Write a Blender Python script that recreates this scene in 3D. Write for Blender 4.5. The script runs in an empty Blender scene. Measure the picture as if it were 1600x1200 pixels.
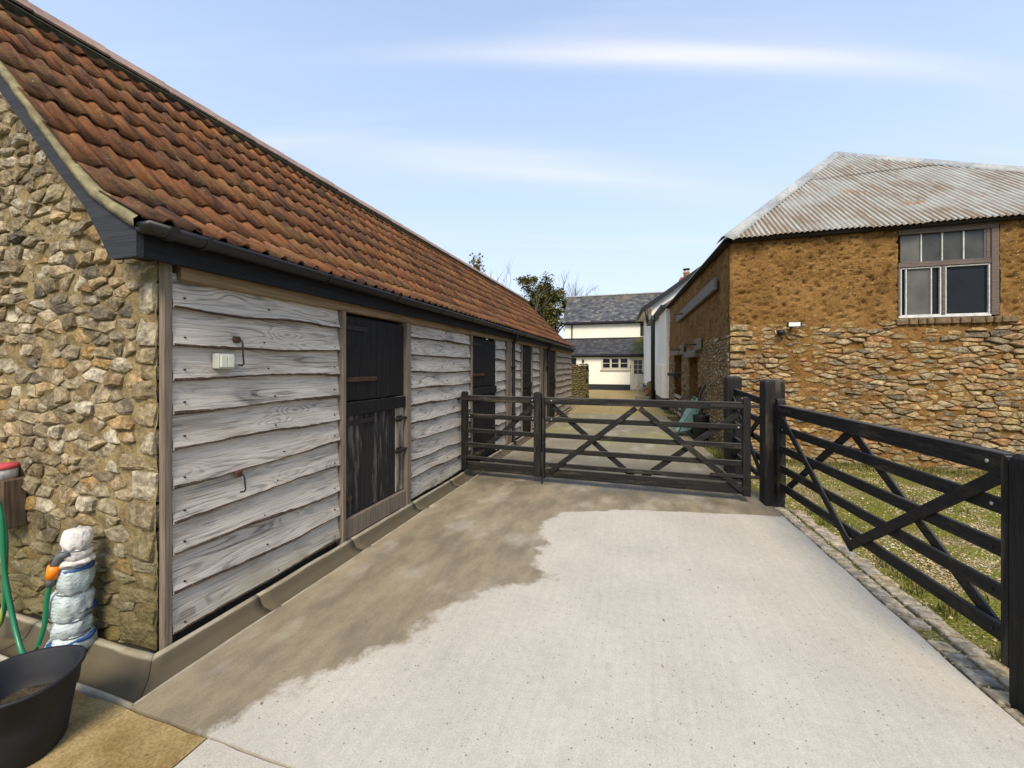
import bpy, bmesh, math, random
from mathutils import Vector, Matrix, noise
random.seed(7)
R = math.radians
SC = bpy.context.scene
COL = SC.collection

# ------------------------------------------------------------------ camera
cam_d = bpy.data.cameras.new('camera')
cam_d.sensor_width = 36.0
cam_d.lens = 36.0 * 640 / 1600
cam_d.shift_y = -27 / 1600
cam_d.clip_start = 0.05
cam_d.clip_end = 3000
cam = bpy.data.objects.new('camera', cam_d)
COL.objects.link(cam)
cam.location = (0, 0, 1.55)
cam.rotation_euler = (R(90), 0, math.atan(200 / 640))
SC.camera = cam

# ------------------------------------------------------------------ light
SUN_DIR = Vector((0.15, -0.72, 0.79)).normalized()      # towards the sun
el = math.asin(SUN_DIR.z)
az = math.atan2(SUN_DIR.x, SUN_DIR.y)
sun_d = bpy.data.lights.new('sun', 'SUN')
sun_d.energy = 2.6
sun_d.angle = R(22)
sun_d.color = (1.0, 0.89, 0.72)
sun = bpy.data.objects.new('sun', sun_d)
COL.objects.link(sun)
sun.rotation_euler = (-SUN_DIR).to_track_quat('-Z', 'Y').to_euler()

world = bpy.data.worlds.new('World')
SC.world = world
world.use_nodes = True
wt = world.node_tree
wt.nodes.clear()
def wn(t, **k):
    n = wt.nodes.new(t)
    for a, b in k.items():
        setattr(n, a, b)
    return n
wl = wt.links.new
sky = wn('ShaderNodeTexSky', sky_type='NISHITA', sun_disc=False)
sky.sun_elevation = el
sky.sun_rotation = az
sky.air_density = 1.0
sky.dust_density = 0.6
sky.ozone_density = 0.8
tc = wn('ShaderNodeTexCoord')
sep = wn('ShaderNodeSeparateXYZ')
wl(tc.outputs['Generated'], sep.inputs[0])
zz = wn('ShaderNodeMath', operation='MAXIMUM'); wl(sep.outputs[2], zz.inputs[0]); zz.inputs[1].default_value = 0.0
za = wn('ShaderNodeMath', operation='ADD'); wl(zz.outputs[0], za.inputs[0]); za.inputs[1].default_value = 0.12
dv = wn('ShaderNodeVectorMath', operation='DIVIDE')
cz = wn('ShaderNodeCombineXYZ')
for i in range(3):
    wl(za.outputs[0], cz.inputs[i])
wl(tc.outputs['Generated'], dv.inputs[0]); wl(cz.outputs[0], dv.inputs[1])
mp = wn('ShaderNodeMapping')
mr_ = wn('ShaderNodeMapping'); mr_.inputs['Rotation'].default_value = (0, 0, R(-17.35))
mp.inputs['Scale'].default_value = (0.26, 2.5, 0.0)
mp.inputs['Location'].default_value = (0.9, 0.2, 0)
wl(dv.outputs[0], mr_.inputs[0]); wl(mr_.outputs[0], mp.inputs[0])
cn = wn('ShaderNodeTexNoise'); cn.inputs['Scale'].default_value = 1.5; cn.inputs['Detail'].default_value = 4; cn.inputs['Roughness'].default_value = 0.42
cn.inputs['Distortion'].default_value = 0.3
wl(mp.outputs[0], cn.inputs['Vector'])
cr = wn('ShaderNodeValToRGB')
cr.color_ramp.elements[0].position = 0.53; cr.color_ramp.elements[0].color = (0, 0, 0, 1)
cr.color_ramp.elements[1].position = 0.80; cr.color_ramp.elements[1].color = (0.9, 0.9, 0.9, 1)
wl(cn.outputs['Fac'], cr.inputs[0])
# thin veil that thickens towards the horizon
vr = wn('ShaderNodeMapRange'); vr.inputs['From Min'].default_value = 0.0; vr.inputs['From Max'].default_value = 0.95
vr.inputs['To Min'].default_value = 0.98; vr.inputs['To Max'].default_value = 0.22
wl(zz.outputs[0], vr.inputs['Value'])
mxs = wn('ShaderNodeMix', data_type='RGBA')
hs = wn('ShaderNodeHueSaturation'); hs.inputs['Saturation'].default_value = 1.15; hs.inputs['Value'].default_value = 1.5
wl(sky.outputs[0], hs.inputs['Color'])
wl(vr.outputs[0], mxs.inputs['Factor']); wl(hs.outputs[0], mxs.inputs['A'])
mxs.inputs['B'].default_value = (3.2, 3.55, 4.15, 1)
bg = wn('ShaderNodeBackground'); bg.inputs['Strength'].default_value = 0.135
def wm(op, a, b=None, c=None):
    n = wn('ShaderNodeMath', operation=op)
    for i_, v_ in enumerate((a, b, c)):
        if v_ is None: continue
        if isinstance(v_, (int, float)): n.inputs[i_].default_value = v_
        else: wl(v_, n.inputs[i_])
    return n.outputs[0]
ps = wn('ShaderNodeSeparateXYZ'); wl(mr_.outputs[0], ps.inputs[0])
wob = wn('ShaderNodeTexNoise'); wob.inputs['Scale'].default_value = 2.2; wob.inputs['Detail'].default_value = 5
wl(mp.outputs[0], wob.inputs['Vector'])
def wisp(f0, slope, r0, half, thick, amt):
    # one long thin bank of cirrus: r runs along it, f across it
    d = wm('SUBTRACT', wm('SUBTRACT', ps.outputs[1], f0), wm('MULTIPLY', wm('SUBTRACT', ps.outputs[0], r0), slope))
    d = wm('ADD', d, wm('MULTIPLY', wm('SUBTRACT', wob.outputs['Fac'], 0.5), thick * 2.2))
    a = wm('POWER', 2.718, wm('MULTIPLY', wm('POWER', wm('ABSOLUTE', wm('DIVIDE', d, thick)), 2.0), -1.0))
    b = wm('POWER', 2.718, wm('MULTIPLY', wm('POWER', wm('ABSOLUTE', wm('DIVIDE', wm('SUBTRACT', ps.outputs[0], r0), half)), 2.0), -1.0))
    return wm('MULTIPLY', wm('MULTIPLY', a, b), amt)
cl = wm('ADD', wm('MULTIPLY', cr.outputs[0], 0.5), wm('ADD', wisp(1.09, 0.0, 0.45, 0.62, 0.042, 0.8), wisp(1.62, 0.16, 0.10, 0.75, 0.11, 0.5)))
cl = wm('MINIMUM', cl, 0.95)
mxc = wn('ShaderNodeMix', data_type='RGBA')
wl(cl, mxc.inputs['Factor']); wl(mxs.outputs['Result'], mxc.inputs['A'])
mxc.inputs['B'].default_value = (4.2, 4.25, 4.5, 1)
wl(mxc.outputs['Result'], bg.inputs['Color'])
wo = wn('ShaderNodeOutputWorld'); wl(bg.outputs[0], wo.inputs[0])

SC.view_settings.view_transform = 'Standard'
SC.view_settings.look = 'None'
SC.view_settings.gamma = 1.0
SC.view_settings.exposure = 0.8

# ------------------------------------------------------------------ node helper
class NT:
    def __init__(self, name):
        self.m = bpy.data.materials.new(name)
        self.m.use_nodes = True
        self.t = self.m.node_tree
        self.t.nodes.clear()
        self.out = self.t.nodes.new('ShaderNodeOutputMaterial')
        self.b = self.t.nodes.new('ShaderNodeBsdfPrincipled')
        self.t.links.new(self.b.outputs[0], self.out.inputs[0])
        self._pos = None
    def n(self, t, **k):
        n = self.t.nodes.new(t)
        for a, b in k.items():
            setattr(n, a, b)
        return n
    def set(self, sock, v):
        if isinstance(v, bpy.types.NodeSocket):
            self.t.links.new(v, sock)
        elif isinstance(v, (tuple, list)):
            v = tuple(v)
            if sock.type == 'RGBA' and len(v) == 3:
                v = v + (1,)
            sock.default_value = v
        else:
            sock.default_value = v
    def pos(self):
        if self._pos is None:
            self._pos = self.n('ShaderNodeNewGeometry').outputs['Position']
        return self._pos
    def rand(self):
        return self.n('ShaderNodeObjectInfo').outputs['Random']
    def attr(self, name='rnd'):
        a = self.n('ShaderNodeAttribute'); a.attribute_name = name
        return a.outputs['Fac']
    def rr(self):               # attribute + object random, wrapped
        return self.math('FRACT', self.math('ADD', self.attr(), self.rand()))
    def math(self, op, a, b=0.0, c=None):
        n = self.n('ShaderNodeMath', operation=op)
        self.set(n.inputs[0], a); self.set(n.inputs[1], b)
        if c is not None:
            self.set(n.inputs[2], c)
        return n.outputs[0]
    def map(self, v, scale=(1, 1, 1), loc=(0, 0, 0), rot=(0, 0, 0)):
        n = self.n('ShaderNodeMapping')
        self.set(n.inputs[0], v); self.set(n.inputs['Scale'], scale); self.set(n.inputs['Location'], loc); self.set(n.inputs['Rotation'], rot)
        return n.outputs[0]
    def vadd(self, a, b):
        n = self.n('ShaderNodeVectorMath', operation='ADD')
        self.set(n.inputs[0], a); self.set(n.inputs[1], b)
        return n.outputs[0]
    def comb(self, x, y, z):
        n = self.n('ShaderNodeCombineXYZ')
        self.set(n.inputs[0], x); self.set(n.inputs[1], y); self.set(n.inputs[2], z)
        return n.outputs[0]
    def sepx(self, v):
        n = self.n('ShaderNodeSeparateXYZ'); self.set(n.inputs[0], v)
        return n.outputs
    def noise(self, v, scale, detail=3, rough=0.55, dist=0.0):
        n = self.n('ShaderNodeTexNoise')
        self.set(n.inputs['Vector'], v); self.set(n.inputs['Scale'], scale); self.set(n.inputs['Detail'], detail)
        self.set(n.inputs['Roughness'], rough); self.set(n.inputs['Distortion'], dist)
        return n.outputs['Fac']
    def vor(self, v, scale, feature='F1', out='Distance', rnd=1.0):
        n = self.n('ShaderNodeTexVoronoi', feature=feature)
        self.set(n.inputs['Vector'], v); self.set(n.inputs['Scale'], scale); self.set(n.inputs['Randomness'], rnd)
        return n.outputs[out]
    def ramp(self, f, stops, interp='LINEAR'):
        n = self.n('ShaderNodeValToRGB')
        cr = n.color_ramp
        cr.interpolation = interp
        while len(cr.elements) < len(stops):
            cr.elements.new(0.5)
        for e, (p, c) in zip(cr.elements, stops):
            e.position = p
            e.color = (c, c, c, 1) if not isinstance(c, (tuple, list)) else tuple(c) + (1,)
        self.set(n.inputs[0], f)
        return n.outputs[0]
    def mr(self, v, a, b, c=0.0, d=1.0):
        n = self.n('ShaderNodeMapRange'); n.interpolation_type = 'SMOOTHSTEP'
        self.set(n.inputs[0], v); self.set(n.inputs[1], a); self.set(n.inputs[2], b); self.set(n.inputs[3], c); self.set(n.inputs[4], d)
        return n.outputs[0]
    def mix(self, f, a, b, mode='MIX'):
        n = self.n('ShaderNodeMix', data_type='RGBA', blend_type=mode)
        self.set(n.inputs['Factor'], f); self.set(n.inputs['A'], a); self.set(n.inputs['B'], b)
        return n.outputs['Result']
    def bump(self, h, strength=0.5, dist=0.01, prev=None):
        n = self.n('ShaderNodeBump')
        self.set(n.inputs['Height'], h); self.set(n.inputs['Strength'], strength); self.set(n.inputs['Distance'], dist)
        if prev is not None:
            self.set(n.inputs['Normal'], prev)
        return n.outputs[0]
    def done(self, col, rough=0.8, normal=None, spec=0.3, metal=0.0):
        self.set(self.b.inputs['Base Color'], col)
        self.set(self.b.inputs['Roughness'], rough)
        self.set(self.b.inputs['Specular IOR Level'], spec)
        self.set(self.b.inputs['Metallic'], metal)
        if normal is not None:
            self.set(self.b.inputs['Normal'], normal)
        return self.m

MT = {}
def plain(name, col, rough=0.7, var=0.25, scale=30, bump=0.2, bd=0.003, spec=0.3, metal=0.0):
    t = NT(name)
    nz = t.noise(t.pos(), scale, 5, 0.6)
    nb = t.noise(t.pos(), scale * 0.13, 3)
    k = t.mr(t.math('ADD', t.math('MULTIPLY', nz, 0.6), t.math('MULTIPLY', nb, 0.4)), 0.3, 0.7, 1 - var, 1 + var)
    kk = t.comb(k, k, k)
    c = t.mix(1.0, col, kk, 'MULTIPLY')
    MT[name] = t.done(c, rough, t.bump(nz, bump, bd), spec, metal)
    return MT[name]

# --- rubble stone of the shed gable
def stone_mat(name, stops, mossz=0.0, bumpd=0.012):
    t = NT(name)
    r = t.rr()
    c = t.ramp(r, stops)
    big = t.noise(t.vadd(t.pos(), t.comb(r, r, r)), 16, 4, 0.65)
    c = t.mix(t.mr(big, 0.35, 0.68), t.mix(1.0, c, (0.50, 0.47, 0.44), 'MULTIPLY'), t.mix(1.0, c, (1.22, 1.20, 1.12), 'MULTIPLY'))
    pale = t.mr(t.noise(t.pos(), 9, 4, 0.6), 0.58, 0.70)
    c = t.mix(t.math('MULTIPLY', pale, 0.5), c, (0.50, 0.45, 0.33))
    sp = t.mr(t.noise(t.pos(), 85, 3, 0.7), 0.60, 0.72)
    c = t.mix(t.math('MULTIPLY', sp, 0.55), c, (0.07, 0.06, 0.045))
    if mossz > 0:
        z = t.sepx(t.pos())[2]
        mz = t.mr(t.math('ADD', z, t.math('MULTIPLY', t.noise(t.pos(), 4, 4), 0.9)), mossz, mossz + 0.75, 1.0, 0.0)
        c = t.mix(t.math('MULTIPLY', mz, 0.75), c, t.mix(t.noise(t.pos(), 12, 3), (0.085, 0.075, 0.020), (0.15, 0.12, 0.045)))
    h = t.math('ADD', t.noise(t.pos(), 26, 6, 0.7), t.math('MULTIPLY', t.vor(t.pos(), 38), 0.5))
    MT[name] = t.done(c, 0.88, t.bump(h, 1.0, bumpd * 1.5), 0.25)
stone_mat('flint_stone', [(0.0, (0.34, 0.265, 0.155)), (0.2, (0.22, 0.175, 0.11)), (0.38, (0.42, 0.345, 0.225)), (0.55, (0.125, 0.105, 0.082)),
                          (0.66, (0.38, 0.245, 0.095)), (0.8, (0.50, 0.45, 0.35)), (1.0, (0.27, 0.215, 0.13))], 0.62)
stone_mat('quoin_stone', [(0.0, (0.25, 0.195, 0.115)), (0.3, (0.35, 0.28, 0.17)), (0.6, (0.19, 0.15, 0.09)), (0.8, (0.45, 0.40, 0.30)), (1.0, (0.27, 0.20, 0.11))], 0.7)
stone_mat('barn_stone', [(0.0, (0.36, 0.235, 0.10)), (0.2, (0.24, 0.175, 0.10)), (0.4, (0.42, 0.30, 0.135)), (0.55, (0.17, 0.14, 0.105)),
                         (0.7, (0.45, 0.36, 0.21)), (0.85, (0.38, 0.20, 0.085)), (1.0, (0.30, 0.23, 0.14))], 0.12)
stone_mat('side_stone', [(0.0, (0.33, 0.22, 0.10)), (0.3, (0.24, 0.165, 0.085)), (0.6, (0.40, 0.29, 0.15)), (0.8, (0.20, 0.155, 0.10)), (1.0, (0.46, 0.38, 0.24))], 0.1, 0.008)
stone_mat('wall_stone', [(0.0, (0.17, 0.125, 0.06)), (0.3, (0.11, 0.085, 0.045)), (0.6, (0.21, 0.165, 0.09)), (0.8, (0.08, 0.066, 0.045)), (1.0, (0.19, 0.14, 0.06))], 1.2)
stone_mat('sett_stone', [(0.0, (0.36, 0.31, 0.235)), (0.4, (0.43, 0.365, 0.26)), (0.7, (0.30, 0.28, 0.25)), (1.0, (0.45, 0.37, 0.23))], 0.0, 0.004)

def mortar_mat(name, a, b, moss=False):
    t = NT(name)
    n1 = t.noise(t.pos(), 5, 5, 0.6)
    c = t.mix(t.mr(n1, 0.3, 0.7), a, b)
    g = t.mr(t.noise(t.pos(), 130, 2, 0.6), 0.62, 0.7)
    c = t.mix(t.math('MULTIPLY', g, 0.5), c, (0.5, 0.43, 0.30))
    if moss:
        z = t.sepx(t.pos())[2]
        mz = t.mr(t.math('ADD', z, t.math('MULTIPLY', t.noise(t.pos(), 4, 4), 0.9)), 0.55, 1.25, 1.0, 0.0)
        c = t.mix(t.math('MULTIPLY', mz, 0.7), c, (0.085, 0.068, 0.022))
    h = t.math('ADD', t.noise(t.pos(), 28, 6, 0.75), n1)
    lo = t.mr(t.noise(t.pos(), 17, 5, 0.7), 0.36, 0.62, 0.68, 1.1)
    c = t.mix(1.0, c, t.comb(lo, lo, lo), 'MULTIPLY')
    MT[name] = t.done(c, 0.95, t.bump(h, 1.0, 0.022), 0.15)
mortar_mat('gable_mortar', (0.25, 0.183, 0.082), (0.345, 0.265, 0.13), True)

# --- cob: ochre earth with pits, straw and chips
t = NT('cob')
n1 = t.noise(t.pos(), 2.2, 5, 0.6)
n2 = t.noise(t.pos(), 24, 5, 0.65)
c = t.mix(t.mr(n1, 0.3, 0.7), (0.205, 0.110, 0.036), (0.30, 0.170, 0.060))
c = t.mix(t.mr(n2, 0.36, 0.66), t.mix(1.0, c, (0.84, 0.80, 0.74), 'MULTIPLY'), t.mix(1.0, c, (1.10, 1.08, 1.04), 'MULTIPLY'))
xs = t.sepx(t.pos())
chips = t.math('MULTIPLY', t.mr(t.vor(t.pos(), 21), 0.13, 0.17, 1.0, 0.0), t.mr(t.vor(t.pos(), 21, 'F1', 'Color'), 0.60, 0.64))
c = t.mix(chips, c, (0.50, 0.38, 0.22))
pit = t.math('MULTIPLY', t.mr(t.noise(t.map(t.pos(), (1, 1, 1.9)), 13, 4, 0.65), 0.595, 0.64), t.mr(t.noise(t.pos(), 1.3, 3), 0.38, 0.58))
c = t.mix(t.math('MULTIPLY', pit, 0.75), c, (0.055, 0.026, 0.010))
h = t.math('SUBTRACT', t.math('ADD', n2, t.math('MULTIPLY', t.noise(t.pos(), 80, 4, 0.7), 0.5)), t.math('MULTIPLY', pit, 1.6))
MT['cob'] = t.done(c, 0.95, t.bump(h, 1.0, 0.03), 0.1)

# --- weathered silver boards (grain along Y)
def board_mat(name, light, dark, brown):
    t = NT(name)
    r = t.rr()
    x, y, z = t.sepx(t.pos())
    off = t.math('MULTIPLY', r, 37.0)
    v = t.comb(t.math('ADD', t.math('MULTIPLY', y, 0.75), off), t.math('MULTIPLY', z, 6.5), off)
    kn = t.vor(t.comb(t.math('ADD', t.math('MULTIPLY', y, 1.6), off), t.math('MULTIPLY', z, 4.6), off), 1.0)
    kk = t.mr(kn, 0.0, 0.34, 1.0, 0.0)
    f = t.math('ADD', t.noise(v, 0.95, 2, 0.4), t.math('MULTIPLY', kk, 0.22))
    s = t.math('SINE', t.math('MULTIPLY', f, 95.0))
    fib = t.noise(t.comb(t.math('ADD', t.math('MULTIPLY', y, 4.0), off), t.math('MULTIPLY', z, 210.0), off), 1.0, 4, 0.65)
    big = t.noise(t.comb(t.math('ADD', t.math('MULTIPLY', y, 1.1), off), t.math('MULTIPLY', z, 5.5), off), 1.7, 4, 0.6)
    amt = t.mr(t.noise(t.comb(t.math('MULTIPLY', y, 1.3), t.math('MULTIPLY', z, 4.0), off), 1.5, 3), 0.36, 0.66, 0.05, 0.34)
    g = t.math('ADD', t.math('MULTIPLY', t.mr(s, 0.1, 1.0), amt), t.math('MULTIPLY', t.mr(fib, 0.28, 0.72), 0.56))
    g = t.math('ADD', g, t.math('MULTIPLY', t.mr(big, 0.45, 0.78), 0.42))
    c = t.ramp(g, [(0.20, light), (0.50, tuple((a * .62 + b * .38) for a, b in zip(light, dark))), (0.98, dark)])
    core = t.math('MULTIPLY', t.mr(kn, 0.03, 0.065, 1.0, 0.0), 0.85)
    c = t.mix(core, c, (0.075, 0.055, 0.042))
    br = t.mr(t.noise(t.comb(t.math('MULTIPLY', y, 0.8), t.math('MULTIPLY', z, 2.5), off), 2.2, 4), 0.50, 0.74)
    c = t.mix(t.math('MULTIPLY', br, 0.5), c, brown)
    grn = t.mr(t.math('ADD', z, t.math('MULTIPLY', t.noise(t.pos(), 5, 4), 0.4)), 0.20, 0.45, 1.0, 0.0)
    c = t.mix(t.math('MULTIPLY', grn, 0.35), c, (0.22, 0.19, 0.10))
    hb = t.math('ADD', t.math('MULTIPLY', s, -0.15), t.math('MULTIPLY', fib, -1.0))
    MT[name] = t.done(c, 0.82, t.bump(hb, 0.6, 0.005), 0.2)
board_mat('silver_board', (0.575, 0.515, 0.435), (0.085, 0.074, 0.064), (0.30, 0.225, 0.15))
board_mat('tan_board', (0.47, 0.40, 0.31), (0.17, 0.13, 0.09), (0.33, 0.22, 0.12))
plain('bark', (0.070, 0.047, 0.032), 0.95, 0.5, 60, 1.0, 0.01)
def post_mat(name, a, b, axis='z', wear=None, rough=0.75):
    t = NT(name)
    x, y, z = t.sepx(t.pos())
    sc = {'x': (3, 70, 70), 'y': (70, 3, 70), 'z': (70, 70, 3)}[axis]
    off = t.math('MULTIPLY', t.rr(), 23.0)
    v = t.vadd(t.map(t.pos(), sc), t.comb(off, off, off))
    g = t.noise(v, 1.0, 4, 0.65)
    c = t.mix(t.mr(g, 0.3, 0.7), a, b)
    if wear:
        wsc = {'x': (1.2, 9, 9), 'y': (9, 1.2, 9), 'z': (9, 9, 1.2)}[axis]
        w = t.noise(t.vadd(t.map(t.pos(), wsc), t.comb(off, off, off)), 1.0, 5, 0.7)
        c = t.mix(t.mr(w, wear[1], wear[1] + 0.16, 0.0, wear[2]), c, t.mix(g, wear[0], tuple(q * 0.5 for q in wear[0])))
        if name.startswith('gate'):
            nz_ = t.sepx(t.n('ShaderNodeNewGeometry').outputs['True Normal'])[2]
            up_sheen_ = t.math('MULTIPLY', t.mr(nz_, 0.55, 0.85), t.mr(w, 0.30, 0.55, 0.35, 1.0))
            c = t.mix(t.math('MULTIPLY', up_sheen_, 0.65), c, t.mix(g, (0.17, 0.16, 0.14), (0.09, 0.083, 0.072)))  # sky sheen on upward faces painted into the colour, broken up by bleached wear
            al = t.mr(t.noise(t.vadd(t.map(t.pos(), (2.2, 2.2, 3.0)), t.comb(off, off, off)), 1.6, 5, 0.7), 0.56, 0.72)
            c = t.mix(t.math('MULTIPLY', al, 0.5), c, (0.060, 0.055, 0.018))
    MT[name] = t.done(c, rough, t.bump(g, 0.5, 0.005), 0.2)
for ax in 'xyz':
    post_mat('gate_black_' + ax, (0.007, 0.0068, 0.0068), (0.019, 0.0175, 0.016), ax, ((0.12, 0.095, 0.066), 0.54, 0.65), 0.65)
post_mat('door_black', (0.007, 0.0066, 0.0066), (0.018, 0.016, 0.015), 'z', ((0.085, 0.068, 0.052), 0.60, 0.6), 0.7)
post_mat('door_worn', (0.012, 0.011, 0.011), (0.030, 0.027, 0.025), 'z', ((0.19, 0.165, 0.14), 0.50, 0.85), 0.7)
post_mat('door_bare', (0.030, 0.026, 0.022), (0.10, 0.085, 0.07), 'z', ((0.42, 0.36, 0.28), 0.40, 0.95), 0.8)
post_mat('dark_post', (0.075, 0.05, 0.032), (0.14, 0.10, 0.065), 'z', ((0.05, 0.035, 0.02), 0.55, 0.6))
post_mat('post_timber', (0.135, 0.10, 0.068), (0.225, 0.18, 0.132), 'z', ((0.12, 0.09, 0.06), 0.55, 0.6))
post_mat('beam_timber', (0.15, 0.098, 0.048), (0.25, 0.175, 0.095), 'y', ((0.10, 0.07, 0.04), 0.55, 0.6))
post_mat('grey_timber', (0.13, 0.112, 0.085), (0.22, 0.195, 0.155), 'y', ((0.17, 0.18, 0.07), 0.56, 0.6))
post_mat('window_timber', (0.085, 0.063, 0.052), (0.16, 0.125, 0.105), 'x', ((0.24, 0.21, 0.18), 0.58, 0.6))
post_mat('fascia_black', (0.008, 0.0085, 0.010), (0.014, 0.0145, 0.016), 'y', ((0.035, 0.034, 0.034), 0.60, 0.5), 0.65)
post_mat('barge_black', (0.024, 0.025, 0.028), (0.040, 0.041, 0.045), 'x', ((0.065, 0.063, 0.06), 0.58, 0.5), 0.7)
plain('gutter_black', (0.009, 0.009, 0.010), 0.48, 0.2, 20, 0.05, spec=0.5)
plain('iron_dark', (0.030, 0.024, 0.022), 0.6, 0.4, 60, 0.4, metal=0.3)
plain('iron_rust', (0.062, 0.030, 0.018), 0.85, 0.5, 70, 0.5)
plain('galvanised', (0.42, 0.43, 0.44), 0.45, 0.2, 40, 0.1, metal=0.6)

# --- clay pantiles
t = NT('pantile_clay')
r = t.rr()
c = t.ramp(r, [(0.0, (0.19, 0.072, 0.028)), (0.25, (0.255, 0.094, 0.030)), (0.45, (0.15, 0.062, 0.030)), (0.65, (0.30, 0.112, 0.033)), (0.85, (0.19, 0.080, 0.038)), (1.0, (0.245, 0.086, 0.028))])
x, y, z = t.sepx(t.pos())
al = t.comb(t.math('MULTIPLY', x, 1.4), t.math('MULTIPLY', y, 15.0), t.math('MULTIPLY', z, 1.4))
st = t.noise(al, 1.6, 6, 0.7)
c = t.mix(t.math('MULTIPLY', t.mr(st, 0.38, 0.64), 0.92), c, (0.042, 0.028, 0.022))
st2 = t.noise(t.vadd(al, (31.0, 7.0, 3.0)), 2.2, 5, 0.7)
c = t.mix(t.math('MULTIPLY', t.mr(st2, 0.52, 0.72), 0.65), c, (0.36, 0.145, 0.050))
li = t.noise(t.pos(), 2.3, 6, 0.75)
c = t.mix(t.math('MULTIPLY', t.mr(li, 0.50, 0.66), 0.55), c, (0.235, 0.150, 0.055))
mo = t.mr(t.noise(t.pos(), 7.5, 6, 0.75), 0.57, 0.68)
c = t.mix(t.math('MULTIPLY', mo, 0.6), c, (0.095, 0.080, 0.045))
dk = t.mr(t.noise(t.pos(), 34, 5, 0.75), 0.52, 0.66)
c = t.mix(t.math('MULTIPLY', dk, 0.55), c, (0.040, 0.027, 0.020))
sp = t.mr(t.noise(t.map(t.pos(), (1, 1, 1)), 60, 2, 0.5), 0.70, 0.74)
c = t.mix(t.math('MULTIPLY', sp, 0.6), c, (0.46, 0.40, 0.28))
MT['pantile_clay'] = t.done(c, 0.88, t.bump(t.noise(t.pos(), 60, 6, 0.75), 0.7, 0.008), 0.2)
plain('ridge_clay', (0.30, 0.20, 0.155), 0.85, 0.3, 25, 0.4)
plain('verge_mortar', (0.20, 0.175, 0.095), 0.95, 0.45, 18, 0.9, 0.012)
plain('dark_moss', (0.045, 0.040, 0.020), 0.95, 0.5, 25, 1.0, 0.02)

# --- corrugated iron (attribute rnd holds the trough depth 0..1)
t = NT('corrugated_iron')
tr = t.attr('trough')
r = t.rand()
x, y, z = t.sepx(t.pos())
sv = t.comb(t.math('MULTIPLY', x, 5.0), t.math('MULTIPLY', y, 0.9), t.math('MULTIPLY', z, 0.9))
n1 = t.noise(t.vadd(sv, t.comb(r, r, r)), 1.3, 5, 0.7)
c = t.mix(t.noise(t.pos(), 3.0, 4), (0.27, 0.295, 0.27), (0.42, 0.435, 0.395))
ru = t.mr(t.math('ADD', n1, t.math('MULTIPLY', tr, 0.50)), 0.46, 0.84)
ru = t.math('MULTIPLY', ru, t.mr(t.noise(t.pos(), 0.9, 3), 0.34, 0.55, 0.6, 1.0))
rc = t.mix(t.noise(t.pos(), 7, 4), (0.17, 0.080, 0.026), (0.125, 0.092, 0.045))
c = t.mix(t.math('MULTIPLY', ru, 0.9), c, rc)
hot = t.mr(t.noise(t.pos(), 1.7, 4, 0.6), 0.64, 0.72)
c = t.mix(t.math('MULTIPLY', hot, 0.8), c, (0.26, 0.105, 0.03))
blk = t.mr(t.noise(t.pos(), 14, 5, 0.75), 0.60, 0.70)
c = t.mix(t.math('MULTIPLY', blk, 0.55), c, (0.09, 0.085, 0.06))
MT['corrugated_iron'] = t.done(c, 0.62, t.bump(t.noise(t.pos(), 40, 4), 0.2, 0.003), 0.35, 0.0)
plain('hip_lead', (0.33, 0.335, 0.32), 0.65, 0.3, 14, 0.3)

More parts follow.
